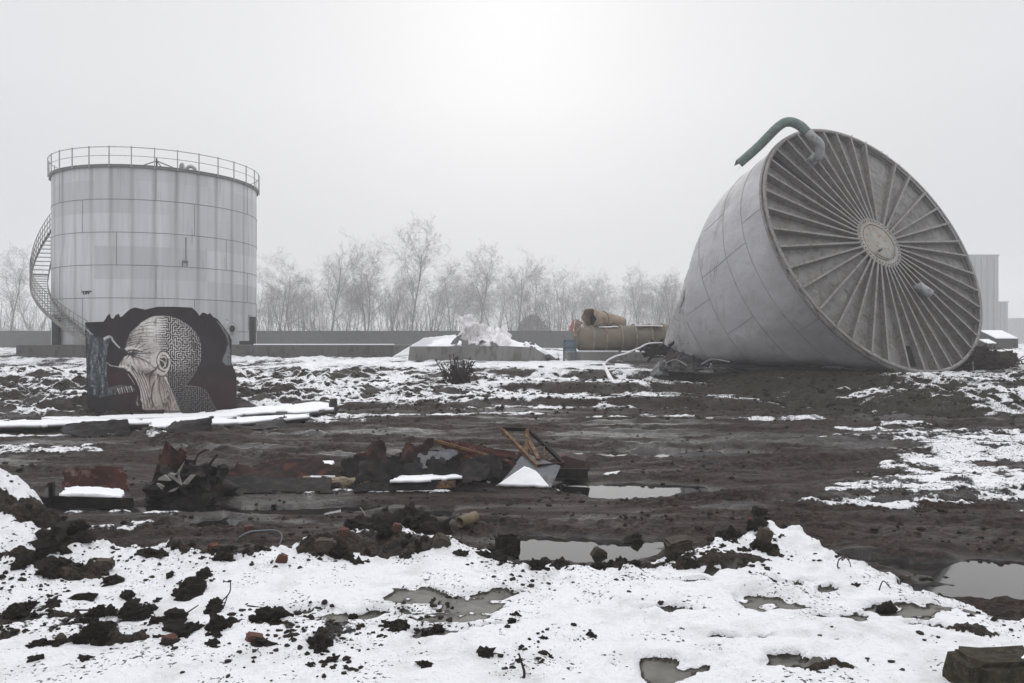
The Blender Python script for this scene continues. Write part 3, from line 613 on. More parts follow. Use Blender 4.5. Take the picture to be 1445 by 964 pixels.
for j in range(NS + 1):
    for k in range(NT_):
        t_ = 2 * math.pi * k / NT_; V.append(fpos(t_, .02 + Lend(math.degrees(t_)) * j / NS))
clo = Vector((9.4, 33.2, 1.5)); rnd = random.Random(8)
for j in range(1, 7):
    for k in range(NT_):
        e_ = V[NS * NT_ + k]; f_ = j / 6.2; p = e_.lerp(clo, f_); n_ = mnoise.fractal(p * .9, .8, 2, 4)
        p = p + Vector((-.3, .6, .2)) * n_ * math.sin(f_ * math.pi) * .7; p.z = max(p.z, 1.0); V.append(p)
mb = MB(); mb.add(V, [(j * NT_ + k, j * NT_ + (k + 1) % NT_, (j + 1) * NT_ + (k + 1) % NT_, (j + 1) * NT_ + k) for j in range(NS + 6) for k in range(NT_)])
fix_normals(mb.build('shell', SHELL, ft, True))
# weld seams on the shell
SEAMD = weathered('dark_weld', (.17, .165, .16), (.23, .22, .21), None, 5, .7)
mb = MB()
def out_(p): 
    c = FC + (-FN) * ((p - FC).dot(-FN)); return (p - c).normalized()
def seam(pts, r=.022): 
    r *= .42; mb.tube([p + out_(p) * .004 for p in pts], r, 5)
rings = [1.02, 2.05, 3.45, 4.9]
for s_ in rings:
    ts = [t_ for t_ in np.linspace(R(-75), R(75), 90) if s_ < Lend(math.degrees(t_)) - .02]
    seam([fpos(t_, s_) for t_ in ts], .018 if s_ < 4 else .026)
for td, s0, s1 in ((-36, 0.05, 1.02), (-22, 2.05, 3.45), (5, 1.02, 3.45), (14, 0.05, 1.02), (-5, 3.45, 4.8), (-62, 0.05, 1.02), (-55, 2.05, 3.45), (28, 2.05, 3.2)):
    seam([fpos(R(td), x) for x in np.linspace(s0, s1, 8)], .018)
mb.build('weld_seam', SEAMD, ft)
mb = MB(); rnd = random.Random(3)    # long scratches left by the fall
for k in range(4):
    t0 = R(rnd.uniform(5, 24)); s0 = rnd.uniform(2.3, 3.2); mb.tube([fpos(t0 - R(12) * x, s0 + .5 * x * rnd.uniform(.8, 1.4)) + out_(fpos(t0, s0)) * .001 for x in np.linspace(0, 1, 6)], [.001, .004, .009, .008, .004, .001], 4)
mb.build('scratch', SEAMD, ft)
# the ribbed end
s = NT('fallen_roof_sheet'); a_ = s.noise(.9, 7, .6); b_ = s.noise(3.5, 7, .65, None, .5)
col = s.mix(s.ramp(a_, [(.38, 0), (.62, 1)]), (.165, .157, .145), (.235, .228, .217))
col = s.mix(s.ramp(b_, [(.47, 0), (.62, 1)]), col, (.125, .117, .105))
col = s.mix(s.math('MULTIPLY', s.ramp(s.noise(1.7, 6, .7), [(.55, 0), (.68, 1)]), .55), col, (.34, .34, .32))
# each tapered sheet between two ribs weathered its own way
s.bump(b_, .25, .02); SHEET = s.set(Base_Color=col, Roughness=.6, Metallic=.15)
HR, HH = .97, .24; NB = 40
mb = MB(); V = []; rads = [FR - .02, 4, 3, 2, 1.2, .6, .001]; Fs = []
for r in rads:
    for k in range(120): V.append(fp(2 * math.pi * k / 120, r, -HH * (1 - r / FR) + .10))
for j in range(len(rads) - 1):
    for k in range(120):
        if j in (0,) and 0: continue
        Fs.append((j * 120 + k, j * 120 + (k + 1) % 120, (j + 1) * 120 + (k + 1) % 120, (j + 1) * 120 + k))
mb.add(V, Fs); fix_normals(mb.build('end_plate', SHEET, ft, True))
# sheet laps: one slightly raised overlapping plate edge in each bay
lap = MB(); rnd = random.Random(21)
for k in range(NB):
    t0 = 2 * math.pi * (k + .08) / NB; t1 = 2 * math.pi * (k + .92) / NB; r_ = rnd.choice((2.4, 2.9, 3.3, 3.8)) + rnd.uniform(-.1, .1)
    q = [fp(t0, r_, .095 - HH * (1 - r_ / FR)), fp(t1, r_, .095 - HH * (1 - r_ / FR)), fp(t1, r_ + .04, .08 - HH * (1 - (r_ + .04) / FR)), fp(t0, r_ + .04, .08 - HH * (1 - (r_ + .04) / FR))]
    lap.add(q, [(0, 1, 2, 3)])
lap.build('sheet_lap', SHEET, ft)
RIBM = weathered('rib_steel', (.25, .243, .232), (.18, .17, .16), (.15, .12, .10), 3, .55, .2, .2, 30)
for k in range(NB):
    td = 360 * (k + .35) / NB + rnd.uniform(-.9, .9); t_ = R(td); rad = (math.cos(t_) * FU + math.sin(t_) * FV); tan = (-math.sin(t_) * FU + math.cos(t_) * FV)
    if 118 < td < 122: continue
    m_ = MB(); r1 = FR - .07; V = []
    for r, hh in ((HR - .05, .16), (r1, .27)):
        b0 = FC + rad * r + FN * (HH * (1 - r / FR) - .10)
        w_ = .014 + .008 * r / FR
        for dx_, dz_ in ((-w_, 0), (w_, 0), (w_, hh - .02), (w_ + .035, hh - .02), (w_ + .035, hh), (-w_, hh)): V.append(b0 + tan * dx_ + FN * dz_)
    m_.add(V, [(i, (i + 1) % 6, (i + 1) % 6 + 6, i + 6) for i in range(6)] + [(5, 4, 3, 2), (5, 2, 1, 0), (8, 9, 10, 11), (6, 7, 8, 11)])
    fix_normals(m_.build('rib', RIBM, ft))
mb = MB(); mb.tube([fp(2 * math.pi * k / 160, FR + .02, .0) for k in range(160)], .05, 6, closed=True)
for r0_, r1_, z0_, z1_ in ((FR - .09, FR + .03, .115, .16),):
    V = []
    for k in range(160):
        t_ = 2 * math.pi * k / 160
        for r, z in ((r0_, z0_), (r1_, z0_), (r1_, z1_), (r0_, z1_)): V.append(fp(t_, r, -z))
    mb.add(V, [(k * 4 + i, k * 4 + (i + 1) % 4, ((k + 1) % 160) * 4 + (i + 1) % 4, ((k + 1) % 160) * 4 + i) for k in range(160) for i in range(4)])
mb.build('rim_flange', RIBM, ft, True)
HUBM = weathered('hub_steel', (.33, .32, .295), (.26, .25, .225), (.24, .17, .10), 2.2, .55, .2, .2, 30)
def disc(mb, c, n, r0, r1, z0, z1, seg=64):
    u_ = n.cross(Vector((0, 0, 1))).normalized(); v_ = u_.cross(n); V = []
    for k in range(seg):
        t_ = 2 * math.pi * k / seg; d_ = math.cos(t_) * u_ + math.sin(t_) * v_
        for r, z in ((r0, z0), (r1, z0), (r1, z1), (r0, z1)): V.append(c + d_ * r + n * z)
    mb.add(V, [(k * 4 + i, k * 4 + (i + 1) % 4, ((k + 1) % seg) * 4 + (i + 1) % 4, ((k + 1) % seg) * 4 + i) for k in range(seg) for i in range(4)])
mb = MB(); disc(mb, FC, FN, .74, HR + .02, .12, .24)
hub = fix_normals(mb.build('hub_ring', HUBM, ft))
mb = MB(); mb.tube([FC + FN * .12, FC + FN * .20], .745, 64); mb.tube([FC + FN * .20, FC + FN * .235], .70, 64); fix_normals(mb.build('hub_plate', HUBM, hub))
mb = MB()
for k in range(40):
    t_ = 2 * math.pi * k / 40; c = FC + .88 * (math.cos(t_) * FU + math.sin(t_) * FV); mb.tube([c + FN * .22, c + FN * .275], .022, 6)
mb.build('bolt_ring', RIBM, hub)
mb = MB(); mb.tube([FC + FN * .29 + .66 * (math.cos(R(a_)) * FU + math.sin(R(a_)) * FV) for a_ in range(195, 320, 8)], .022, 6); mb.tube([FC + FN * .24 + FU * .2 - FV * .35, FC + FN * .40 + FU * .2 - FV * .35], .045, 8)
mb.build('hub_lug', SEAMD, hub, True)
for td in (104, 112, 121, 124, 131):
    m_ = MB(); m_.tube([fp(R(td), FR, 0), fp(R(td), FR + .16, -.12)], .02, 5); m_.build('rim_lug', RIBM, ft)
# torn dark slot between two ribs, and square opening near the ground
def bay(t0, t1, r0_, r1_, name, m, z=.004):
    m_ = MB(); q = [fp(R(t0), r0_, .10 - HH * (1 - r0_ / FR) - z), fp(R(t1), r0_, .10 - HH * (1 - r0_ / FR) - z), fp(R(t1), r1_, .10 - HH * (1 - r1_ / FR) - z), fp(R(t0), r1_, .10 - HH * (1 - r1_ / FR) - z)]
    m_.prism(q, FN * .004); return fix_normals(m_.build(name, m, ft))
DARKIN = NT('tank_interior').set(Base_Color=(.006, .006, .007), Roughness=.9)
bay(39.7, 47.7, 1.9, 4.78, 'torn_slot', DARKIN, .03); bay(273.9, 281.2, 3.87, 4.6, 'hatch_opening', DARKIN, .03)
# pipe stub on the lower right
P0 = None
def disc_at(px, py, lift=0):     # the point of the ribbed end seen at that pixel
    d_ = Vector(((px - 722.5) / FPX, 1, -(py - 482) / FPX)); o_ = Vector((0, 0, 2)); c = FC + FN * lift
    return o_ + d_ * ((c - o_).dot(FN) / d_.dot(FN))
q = disc_at(1293, 414, .1); mb = MB(); mb.tube([q + Vector((-.08, 0, .12)), q + Vector((-.08, 0, .12)) + FN * .25, q + Vector((.12, -.30, -.16)) + FN * .25], [.13, .15, .15], 18); mb.build('pipe_stub', GALV, ft, True)
# elbow and bent green pipe at the top
q = disc_at(1140, 232, 0); mb = MB(); mb.tube([q, q + FN * .45], .17, 20)
e1 = at(1155, 222, q.y - .7); e2 = at(1157, 205, q.y - .9); e3 = at(1147, 194, q.y - .9); e4 = at(1139, 187, q.y - .8)
def smoothp(P_, n=6):
    P_ = [Vector(p) for p in P_]; Q = []
    for i in range(len(P_) - 1):
        p0 = P_[max(i - 1, 0)]; p1 = P_[i]; p2 = P_[i + 1]; p3 = P_[min(i + 2, len(P_) - 1)]
        for k in range(n):
            t_ = k / n; Q.append(.5 * ((2 * p1) + (-p0 + p2) * t_ + (2 * p0 - 5 * p1 + 4 * p2 - p3) * t_ * t_ + (-p0 + 3 * p1 - 3 * p2 + p3) * t_ ** 3))
    return Q + [P_[-1]]
mb.build('elbow_flange', GALV, ft, True)
mb = MB(); mb.tube(smoothp([q + FN * .45, e1, e2, e3, e4]), .155, 20); mb.build('pipe_elbow', GALV, ft, True)
g0 = e4; g1 = at(1128, 177, q.y - .75); g2 = at(1113, 172, q.y - .7); g3 = at(1098, 179, q.y - .6); g4 = at(1070, 207, q.y - .2); g5 = at(1043, 231, q.y + .1)
GREEN = weathered('weathered_green_pipe', (.12, .19, .155), (.10, .15, .13), (.2, .22, .2), 3, .55, .1, .2, 20)
mb = MB(); pp = smoothp([g0, g1, g2, g3, g4, g5]); rr = [.165] * (len(pp)); 
mb.tube(pp, rr, 22, cap=False); o = mb.build('vent_pipe', GREEN, ft, True); md = o.modifiers.new('t', 'SOLIDIFY'); md.thickness = .02
mb = MB(); dd = (g5 - g4).normalized(); mb.prism([g5 + Vector((0, 0, -.16)), g5 + Vector((.1, 0, -.02)), g5 + dd * .30 + Vector((.16, 0, -.08))], (0, .03, 0)); mb.prism([g5 + Vector((-.1, 0, .14)), g5 + Vector((.05, 0, .02)), g5 + dd * .2 + Vector((-.02, 0, .06))], (0, .03, 0)); mb.build('torn_pipe_lip', GREEN, o)
# crushed foot of the shell at the far left
SKT = weathered('pale_crumpled_shell', (.40, .40, .41), (.32, .315, .32), (.22, .2, .2), 1.2, .5, .1, .3, 8)
crumple('crushed_skirt', fpos(R(8), 4.45), fpos(R(-30), 5.5), at(930, 507, 31.6), at(940, 474, 32.2), SKT, ft, 30, 20, .10, .06, .03, 31, 1.2, None, True)
crumple('crushed_skirt', fpos(R(28), 3.55), fpos(R(2), 4.6), at(940, 476, 32.3), at(961, 425, 32.5), SKT, ft, 24, 16, .08, .04, .03, 32, 1.0, None, True)
g_ = BLACK
crumple('shadow_sheet', at(944, 492, 31.0), at(1010, 503, 30), at(1000, 520, 26.4), at(925, 521, 27.2), BLACK, ft, 50, 26, .25, .12, .02, 33, 2.0, (0, -.3, 1), False)  # black sheets added to stand in for the shadow under the tank
crumple('shadow_sheet', at(1000, 503, 30), at(1120, 512, 28.4), at(1200, 528, 25.3), at(1000, 521, 26.2), BLACK, ft, 60, 22, .14, .12, .02, 34, 1.5, (0, -.3, 1), False)  # second added black sheet, carrying that shadow on to the right
crumple('cone_fragment', at(915, 531, 28.0), at(946, 531, 27.8), at(940, 506, 28.4), at(927, 508, 28.4), GREYSTEEL, None, 18, 16, .22, .05, .03, 35, 1.4, None, True, 'grey buckled plate fragment standing at the left foot of the toppled tank', 'plate', .3)
mb = MB(); rnd = random.Random(12)
for k in range(46):
    a = at(rnd.uniform(912, 950), rnd.uniform(484, 505), rnd.uniform(30.2, 31.4)); d_ = Vector((rnd.uniform(-.5, .5), rnd.uniform(-.2, .2), rnd.uniform(-.3, .35)))
    mb.beam(a, a + d_, .03, rnd.uniform(.03, .18))
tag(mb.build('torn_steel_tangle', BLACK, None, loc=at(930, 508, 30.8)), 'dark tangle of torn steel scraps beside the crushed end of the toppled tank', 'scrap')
# long bent white pipes
mb = MB(); mb.tube(smoothp([at(935, 484, 30.5), at(915, 485, 30), at(902, 491, 29.6), at(885, 498, 29.2), at(868, 503, 29), at(857, 509, 28.8), at(852, 516, 28.6)]), .034, 8)
tag(mb.build('bent_pipe', CLAD, None, True, loc=ground_at(852, 520, .8)), 'long thin pale bent pipe reaching left out of the crushed tank', 'pipe')
mb = MB(); mb.tube([at(852, 514, 28.4), at(861, 533, 27.3), at(869, 545, 26.7)], [.05, .075, .06], 8)
tag(mb.build('snowy_plank', CLAD, None, loc=ground_at(869, 546, .5)), 'short pale plank leaning down from the tip of the bent pipe', 'plank')
mb = MB(); mb.tube(smoothp([at(978, 520, 27.4), at(992, 513, 27.4), at(1006, 507, 27.6), at(1030, 511, 27.4)]), .025, 6); mb.tube(smoothp([at(940, 512, 27.6), at(955, 508, 27.8), at(975, 520, 27.4)]), .02, 6)
tag(mb.build('bent_rod', GALV, None, loc=ground_at(1000, 524, .8)), 'thin bent grey rod lying in the shadow under the toppled tank', 'rod')
# ------------------------------------------------------------ the painted plate
MY = 20.6
def ml(px, py): return at(px, py, MY)
mp_ = thing('painted_plate', ml(226, 590), 'upright torn dark steel plate painted with a screaming head and a maze', 'painted plate')
OUT = [(120, 455), (146, 454), (149, 450), (151, 446), (154, 443), (156, 449), (160, 450), (163, 445), (167, 443), (169, 448), (173, 446), (178, 441), (184, 436), (190, 434), (205, 437), (213, 435), (222, 433), (247, 433), (270, 434), (276, 439), (281, 446), (286, 441), (289, 442), (293, 444), (296, 442), (300, 447), (306, 450), (311, 456), (318, 466), (324, 474), (326, 480), (326, 512), (330, 522), (333, 528), (334, 588), (124, 590), (122, 520)]
plate_m = weathered('plate_steel', (.018, .013, .014), (.03, .02, .02), (.05, .026, .022), 1.5, .6, 0, .3, 18)
mb = MB(); mb.prism([ml(*p) for p in OUT], (0, .035, 0)); fix_normals(mb.build('plate', plate_m, mp_))
# the painting, drawn in numpy into a fine grid of painted points on the plate's face
S_ = 1 / 5.67
def inside(poly, X_, Y_):
    c = np.zeros(X_.shape, bool); n = len(poly); j = n - 1
    for i in range(n):
        xi, yi = poly[i]; xj, yj = poly[j]
        hit = ((yi > Y_) != (yj > Y_)) & (X_ < (xj - xi) * (Y_ - yi) / (yj - yi + 1e-9) + xi); c ^= hit; j = i
    return c
GX, GY = np.meshgrid(np.arange(52, 1272, 3.0), np.arange(40, 940, 3.0))
nh, nw_ = GX.shape
sw = 8 * fbm(GX / 60, GY / 60, 300, 3)
A = np.zeros((nh, nw_, 3)); A[:] = (.017, .011, .013)
A *= (1 + .6 * fbm(GX / 90, GY / 90, 301, 4))[..., None]
A[..., 0] += .018 * sst(450, 750, GY) * (1 - sst(500, 700, np.abs(GX - 900))) * .8
A[..., 0] += .02 * np.exp(-((GX - 310) / 90) ** 2 - ((GY - 600) / 80) ** 2)
def paint(mask, c, a=1.0):
    global A
    m_ = (np.clip(mask, 0, 1) * a)[..., None]; A = A * (1 - m_) + np.array(c) * m_
def smooth_mask(poly):
    m_ = inside(poly, GX + sw, GY + sw * .6).astype(float)
    for _ in range(2): m_ = (m_ + np.roll(m_, 1, 0) + np.roll(m_, -1, 0) + np.roll(m_, 1, 1) + np.roll(m_, -1, 1)) / 5
    return m_
def stroke(pts, w0, w1, c, a=1.0, wob=0):
    pts = [Vector((p[0], p[1], 0)) for p in pts]; pts = smoothp(pts, 5) if len(pts) > 2 else pts; n = len(pts)
    D = np.full(GX.shape, 1e9)
    for i in range(n - 1):
        x0, y0 = pts[i].x, pts[i].y; x1, y1 = pts[i + 1].x, pts[i + 1].y; dx, dy = x1 - x0, y1 - y0; L2 = dx * dx + dy * dy + 1e-6
        t_ = np.clip(((GX - x0) * dx + (GY - y0) * dy) / L2, 0, 1); f_ = (i + t_) / (n - 1); w_ = (w0 * (1 - f_) + w1 * f_) / 2
        D = np.minimum(D, np.hypot(GX - x0 - t_ * dx, GY - y0 - t_ * dy) - w_)
    paint(1 - sst(-1.5, 2.5, D), c, a)
# blue grey torn wing on the left and at the right edge
WING = [(52, 170), (75, 205), (105, 255), (125, 285), (160, 285), (200, 292), (236, 285), (262, 300), (240, 360), (228, 420), (222, 480), (235, 505), (235, 600), (240, 700), (290, 690), (320, 700), (300, 745), (235, 755), (180, 775), (110, 740), (75, 760), (62, 500)]
wv = .5 + .5 * fbm(GX / 22, GY / 90, 305, 4, .65)
paint(smooth_mask(WING), (.045, .055, .063)); m_ = smooth_mask(WING); paint(m_ * sst(.5, .72, wv), (.14, .16, .175)); paint(m_ * sst(.66, .8, .5 + .5 * fbm(GX / 14, GY / 26, 309, 3)), (.30, .33, .35), .7); paint(m_ * (1 - sst(.25, .42, wv)), (.012, .014, .017), .8)
RW = [(1105, 155), (1150, 185), (1195, 250), (1205, 300), (1215, 360), (1225, 420), (1232, 510), (1190, 515), (1150, 480), (1180, 400), (1205, 340), (1180, 270), (1140, 200)]
paint(smooth_mask(RW), (.17, .185, .19)); paint(smooth_mask(RW) * sst(.5, .8, .5 + .5 * fbm(GX / 20, GY / 30, 313, 3)), (.08, .09, .095))
stroke([(215, 300), (245, 285), (268, 290), (280, 315), (322, 362), (350, 385)], 22, 7, (.42, .43, .44)); stroke([(228, 330), (250, 318), (262, 330)], 8, 4, (.05, .05, .05)); stroke([(55, 180), (70, 225), (120, 270)], 9, 5, (.5, .53, .55), .7)
stroke([(230, 490), (262, 515), (300, 522), (335, 528)], 7, 6, (.40, .38, .36)); stroke([(262, 700), (300, 690), (340, 680), (420, 690), (450, 710)], 26, 12, (.10, .10, .10))
for k, x_ in enumerate((318, 332, 348, 366, 386, 405, 424)): stroke([(x_, 700 - k * 3), (x_ + 14, 742 - k * 3)], 8, 4, (.50, .49, .47) if k % 2 == 0 else (.3, .29, .28))
# head
HEAD = [(388, 395), (392, 345), (402, 300), (420, 262), (445, 225), (480, 190), (520, 160), (570, 135), (620, 120), (680, 116), (740, 125), (800, 145), (860, 180), (905, 215), (945, 258), (970, 300), (984, 360), (985, 430), (975, 490), (955, 545), (925, 590), (890, 640), (862, 676), (900, 680), (970, 690), (1020, 715), (1055, 770), (1080, 820), (1105, 870), (1115, 905), (820, 905), (690, 905), (700, 870), (600, 870), (530, 872), (512, 850), (520, 815), (498, 820), (480, 840), (468, 815), (485, 780), (488, 740), (470, 680), (440, 620), (415, 575), (385, 545), (335, 532), (330, 515), (345, 480), (365, 450), (395, 425)]
hm = smooth_mask(HEAD)
paint(hm, (.36, .335, .32)); lit = .5 + .5 * fbm(GX / 130, GY / 130, 320, 3)
paint(hm * sst(.45, .75, lit), (.55, .52, .50), .8); paint(hm * sst(520, 900, GY) * (1 - sst(780, 860, GX)), (.30, .255, .23), .7)
paint(hm * (1 - sst(0, 60, GX - 395 + (GY - 120) * .0)) * (1 - sst(360, 420, GY)), (.2, .19, .185), .6)
paint(np.exp(-((GX - 610) / 100) ** 2 - ((GY - 210) / 85) ** 2) * hm, (.74, .71, .69), .75); paint(np.exp(-((GX - 560) / 60) ** 2 - ((GY - 590) / 40) ** 2) * hm, (.09, .07, .06), .7); paint(np.exp(-((GX - 700) / 50) ** 2 - ((GY - 640) / 60) ** 2) * hm, (.12, .09, .08), .6)
for k, (y0, y1, x0, x1) in enumerate([(300, 285, 405, 620), (318, 310, 400, 570), (340, 325, 398, 560), (352, 350, 420, 520), (285, 262, 415, 560), (240, 225, 450, 600), (206, 200, 500, 640), (262, 255, 480, 610), (180, 176, 540, 650)]):
    stroke([(x0, y0), ((x0 + x1) / 2, (y0 + y1) / 2 - 10), (x1, y1)], 5.5, 2.5, (.05, .04, .04), .75)
# eye and brow
for a_, ln in ((-150, 60), (-120, 70), (-60, 120), (-40, 150), (-22, 170), (-8, 190), (8, 160), (30, 110), (60, 80), (150, 50), (178, 60)):
    stroke([(425, 425), (425 + ln * .5 * math.cos(R(a_)), 425 + ln * .5 * math.sin(R(a_)) + 5), (425 + ln * math.cos(R(a_)), 425 + ln * math.sin(R(a_)) + 16)], 13, 2, (.03, .025, .025), .85)
stroke([(385, 385), (420, 372), (470, 380), (520, 395)], 22, 6, (.55, .52, .50), .9); stroke([(400, 400), (440, 392), (520, 405)], 11, 4, (.02, .018, .018), .95); stroke([(345, 378), (372, 390), (405, 425)], 16, 10, (.03, .025, .025))
# nose, cheek, stretched jaw
stroke([(338, 528), (372, 520), (405, 540), (410, 568)], 22, 15, (.62, .58, .56), .85); stroke([(330, 534), (372, 545), (402, 572)], 6, 6, (.03, .02, .02)); stroke([(365, 460), (350, 490), (345, 512)], 7, 5, (.1, .09, .09), .7)
paint(np.exp(-(((GX - 500) / 68) ** 2 + ((GY - 490) / 52) ** 2) ** 2), (.56, .52, .49), .85)
for k, (xa, ya) in enumerate([(440, 470), (468, 452), (500, 445), (530, 452), (560, 470), (585, 495)]): stroke([(430 + k * 5, 440), (xa + 10, ya + 20), (xa + 42, ya + 72)], 5, 3, (.07, .055, .05), .75)
stroke([(430, 520), (470, 575), (540, 590), (610, 555), (640, 520)], 9, 12, (.06, .045, .04), .8)
for k in range(9):
    x0 = 418 + k * 13; stroke([(x0, 540 + k * 5), (x0 + 48 - k * 2, 620 + k * 4), (505 + k * 9, 730), (522 + k * 14, 860)], 9 - .4 * k, 4, (.04, .03, .028) if k % 2 else (.60, .56, .53), .55)
stroke([(405, 570), (440, 615), (475, 680), (492, 745), (490, 790), (505, 815)], 20, 16, (.015, .01, .01)); stroke([(402, 585), (430, 625), (455, 668)], 5, 3, (.35, .34, .34)); stroke([(496, 770), (485, 800), (492, 830), (510, 845)], 16, 14, (.03, .028, .028))
stroke([(645, 545), (640, 600), (600, 680), (590, 760), (600, 850)], 16, 8, (.05, .035, .03), .8); stroke([(600, 560), (575, 620), (580, 700)], 18, 5, (.04, .03, .028), .75); stroke([(655, 600), (650, 700), (690, 860)], 11, 4, (.07, .05, .045), .75); stroke([(628, 600), (622, 700), (640, 850)], 14, 6, (.50, .44, .40), .7)
for k in range(7): stroke([(660 + k * 10, 620 + k * 8), (690 + k * 8, 720), (700 + k * 14, 870)], 6, 3, (.09, .065, .055) if k % 2 == 0 else (.48, .43, .39), .5)
stroke([(700, 615), (740, 680), (785, 770), (830, 870)], 17, 12, (.58, .53, .49), .95); stroke([(716, 610), (760, 690), (812, 790), (850, 900)], 9, 8, (.03, .022, .02), .9); stroke([(800, 770), (760, 830), (735, 880)], 8, 5, (.5, .46, .42), .8)
stroke([(515, 872), (620, 882), (700, 880), (815, 884)], 7, 7, (.06, .04, .035), .8)
# maze: a random spanning tree drawn as light walls on near black
def maze_seg(x0, y0, nx, ny, c_, seed):
    rg = random.Random(seed); vis = {(0, 0)}; st_ = [(0, 0)]; open_ = set()
    while st_:
        i, j = st_[-1]; nb = [(i + a, j + b) for a, b in ((1, 0), (-1, 0), (0, 1), (0, -1), (0, 1), (0, -1)) if 0 <= i + a < nx and 0 <= j + b < ny and (i + a, j + b) not in vis]
        if not nb: st_.pop(); continue
        q_ = rg.choice(nb); vis.add(q_); open_.add(frozenset(((i, j), q_))); st_.append(q_)
    S = []
    for i in range(nx):
        for j in range(ny):
            if i + 1 < nx and frozenset(((i, j), (i + 1, j))) not in open_: S.append((x0 + (i + 1) * c_, y0 + j * c_, x0 + (i + 1) * c_, y0 + (j + 1) * c_))
            if j + 1 < ny and frozenset(((i, j), (i, j + 1))) not in open_: S.append((x0 + i * c_, y0 + (j + 1) * c_, x0 + (i + 1) * c_, y0 + (j + 1) * c_))
    return S
edge = 702 + 18 * fbm(GX * 0 + 1, np.floor(GY / 18) * 1.7, 330, 2) * 2 + np.where(GY > 600, (GY - 600) * .42, 0) * 1.0 - 26 * sst(580, 640, GY) * fbm(GX * 0 + 1, np.floor(GY / 18) * 1.7, 330, 2) * 1.4
mz = hm * (GX > edge)
paint(mz, (.022, .018, .02))
fr_ = hm * (1 - sst(0, 95, edge - GX)) * (GX <= edge) * (GY < 400) * (((GY + 3 * fbm(GX / 30, GY / 30, 335, 2)) % 19) < 9)
paint(fr_, (.03, .025, .025), .9)
D = np.full(GX.shape, 99.)
for x0, y0, x1, y1 in maze_seg(640, 110, 32, 53, 15.5, 5):
    jx0 = int((min(x0, x1) - 52 - 12) / 3); jx1 = int((max(x0, x1) - 52 + 12) / 3) + 2; jy0 = int((min(y0, y1) - 40 - 12) / 3); jy1 = int((max(y0, y1) - 40 + 12) / 3) + 2
    jx0, jy0 = max(jx0, 0), max(jy0, 0); gx_, gy_ = GX[jy0:jy1, jx0:jx1], GY[jy0:jy1, jx0:jx1]
    cx_, cy_ = np.clip(gx_, min(x0, x1), max(x0, x1)), np.clip(gy_, min(y0, y1), max(y0, y1))
    D[jy0:jy1, jx0:jx1] = np.minimum(D[jy0:jy1, jx0:jx1], np.maximum(abs(gx_ - cx_), abs(gy_ - cy_)))
shd = .30 + .38 * np.exp(-((GX - 790) / 130) ** 2 - ((GY - 330) / 260) ** 2) 
wl = (1 - sst(1.6, 4.2, D)) * sst(.03, .2, mz)
A = A * (1 - (wl * .9)[..., None]) + (np.stack([shd, shd * .97, shd * .93], -1) * np.where((GY > 560)[..., None], .62, 1)) * (wl * .9)[..., None]
# ear
def ell(cx_, cy_, rx, ry, rot=0):
    c_, s__ = math.cos(R(rot)), math.sin(R(rot)); dx = GX - cx_; dy = GY - cy_; return np.sqrt(((dx * c_ + dy * s__) / rx) ** 2 + ((-dx * s__ + dy * c_) / ry) ** 2)
e_ = ell(688, 482, 58, 84, -6); paint(1 - sst(.98, 1.08, e_), (.03, .025, .025)); paint(1 - sst(.88, .96, e_), (.50, .47, .45)); e2_ = ell(690, 486, 36, 58, -6); paint(1 - sst(.92, 1.05, e2_), (.05, .04, .04))
stroke([(668, 450), (695, 445), (708, 470), (700, 510), (680, 535)], 13, 8, (.5, .47, .45), .9); stroke([(662, 470), (690, 490), (700, 525)], 8, 5, (.55, .52, .5), .9)
stroke([(640, 560), (665, 580), (700, 575), (725, 540)], 26, 10, (.50, .46, .43), .9); stroke([(650, 600), (690, 600), (728, 560)], 5, 4, (.04, .03, .03), .9)
A *= (1 + .25 * fbm(GX / 8, GY / 8, 340, 2))[..., None]
wear = sst(.26, .42, fbm(GX / 34, GY / 52, 345, 5, .65)); A = A * (1 - .55 * wear[..., None]) + np.array((.035, .024, .02)) * .55 * wear[..., None]
drip = sst(.2, .5, fbm(GX / 16, GY / 260, 351, 4)); A *= (1 - .25 * drip)[..., None]; A = np.clip(A * (1 + .35 * sst(.12, .4, A)), .003, .9)
inn = [((px - 110) / S_ / 1, (py - 425) / S_) for px, py in OUT]
cenx = sum(p[0] for p in inn) / len(inn); ceny = sum(p[1] for p in inn) / len(inn)
vv = np.arange(nh * nw_).reshape(nh, nw_); ok = inside([(cenx + (x_ - cenx) * .996, ceny + (y_ - ceny) * .996) for x_, y_ in inn], GX, GY)
okf = ok[:-1, :-1] & ok[1:, 1:] & ok[1:, :-1] & ok[:-1, 1:]
q = np.stack([vv[1:, :-1], vv[1:, 1:], vv[:-1, 1:], vv[:-1, :-1]], -1)[okf]
px_ = 110 + GX * S_; py_ = 425 + GY * S_
loc = parent_loc(mp_)
co = np.stack([(px_ - 722.5) / FPX * MY - loc.x, np.full_like(px_, MY - .004 - loc.y), 2 - (py_ - 482) / FPX * MY - loc.z], -1).reshape(-1, 3)
me2 = bpy.data.meshes.new('painting'); us, inv = np.unique(q.ravel(), return_inverse=True)
me2.from_pydata(co[us].tolist(), [], inv.reshape(-1, 4).tolist()); me2.update()
ca = me2.color_attributes.new('paint', 'FLOAT_COLOR', 'POINT'); ca.data.foreach_set('color', np.concatenate([A.reshape(-1, 3)[us], np.ones((len(us), 1))], 1).astype(np.float32).ravel())
s = NT('wall_paint'); a_ = s.n('ShaderNodeAttribute', attribute_name='paint'); s.bump(s.noise(30, 4, .6), .15, .005)
me2.materials.append(s.set(Base_Color=a_.outputs['Color'], Roughness=.7))
po = bpy.data.objects.new('painting', me2); COL.objects.link(po); po.parent = mp_
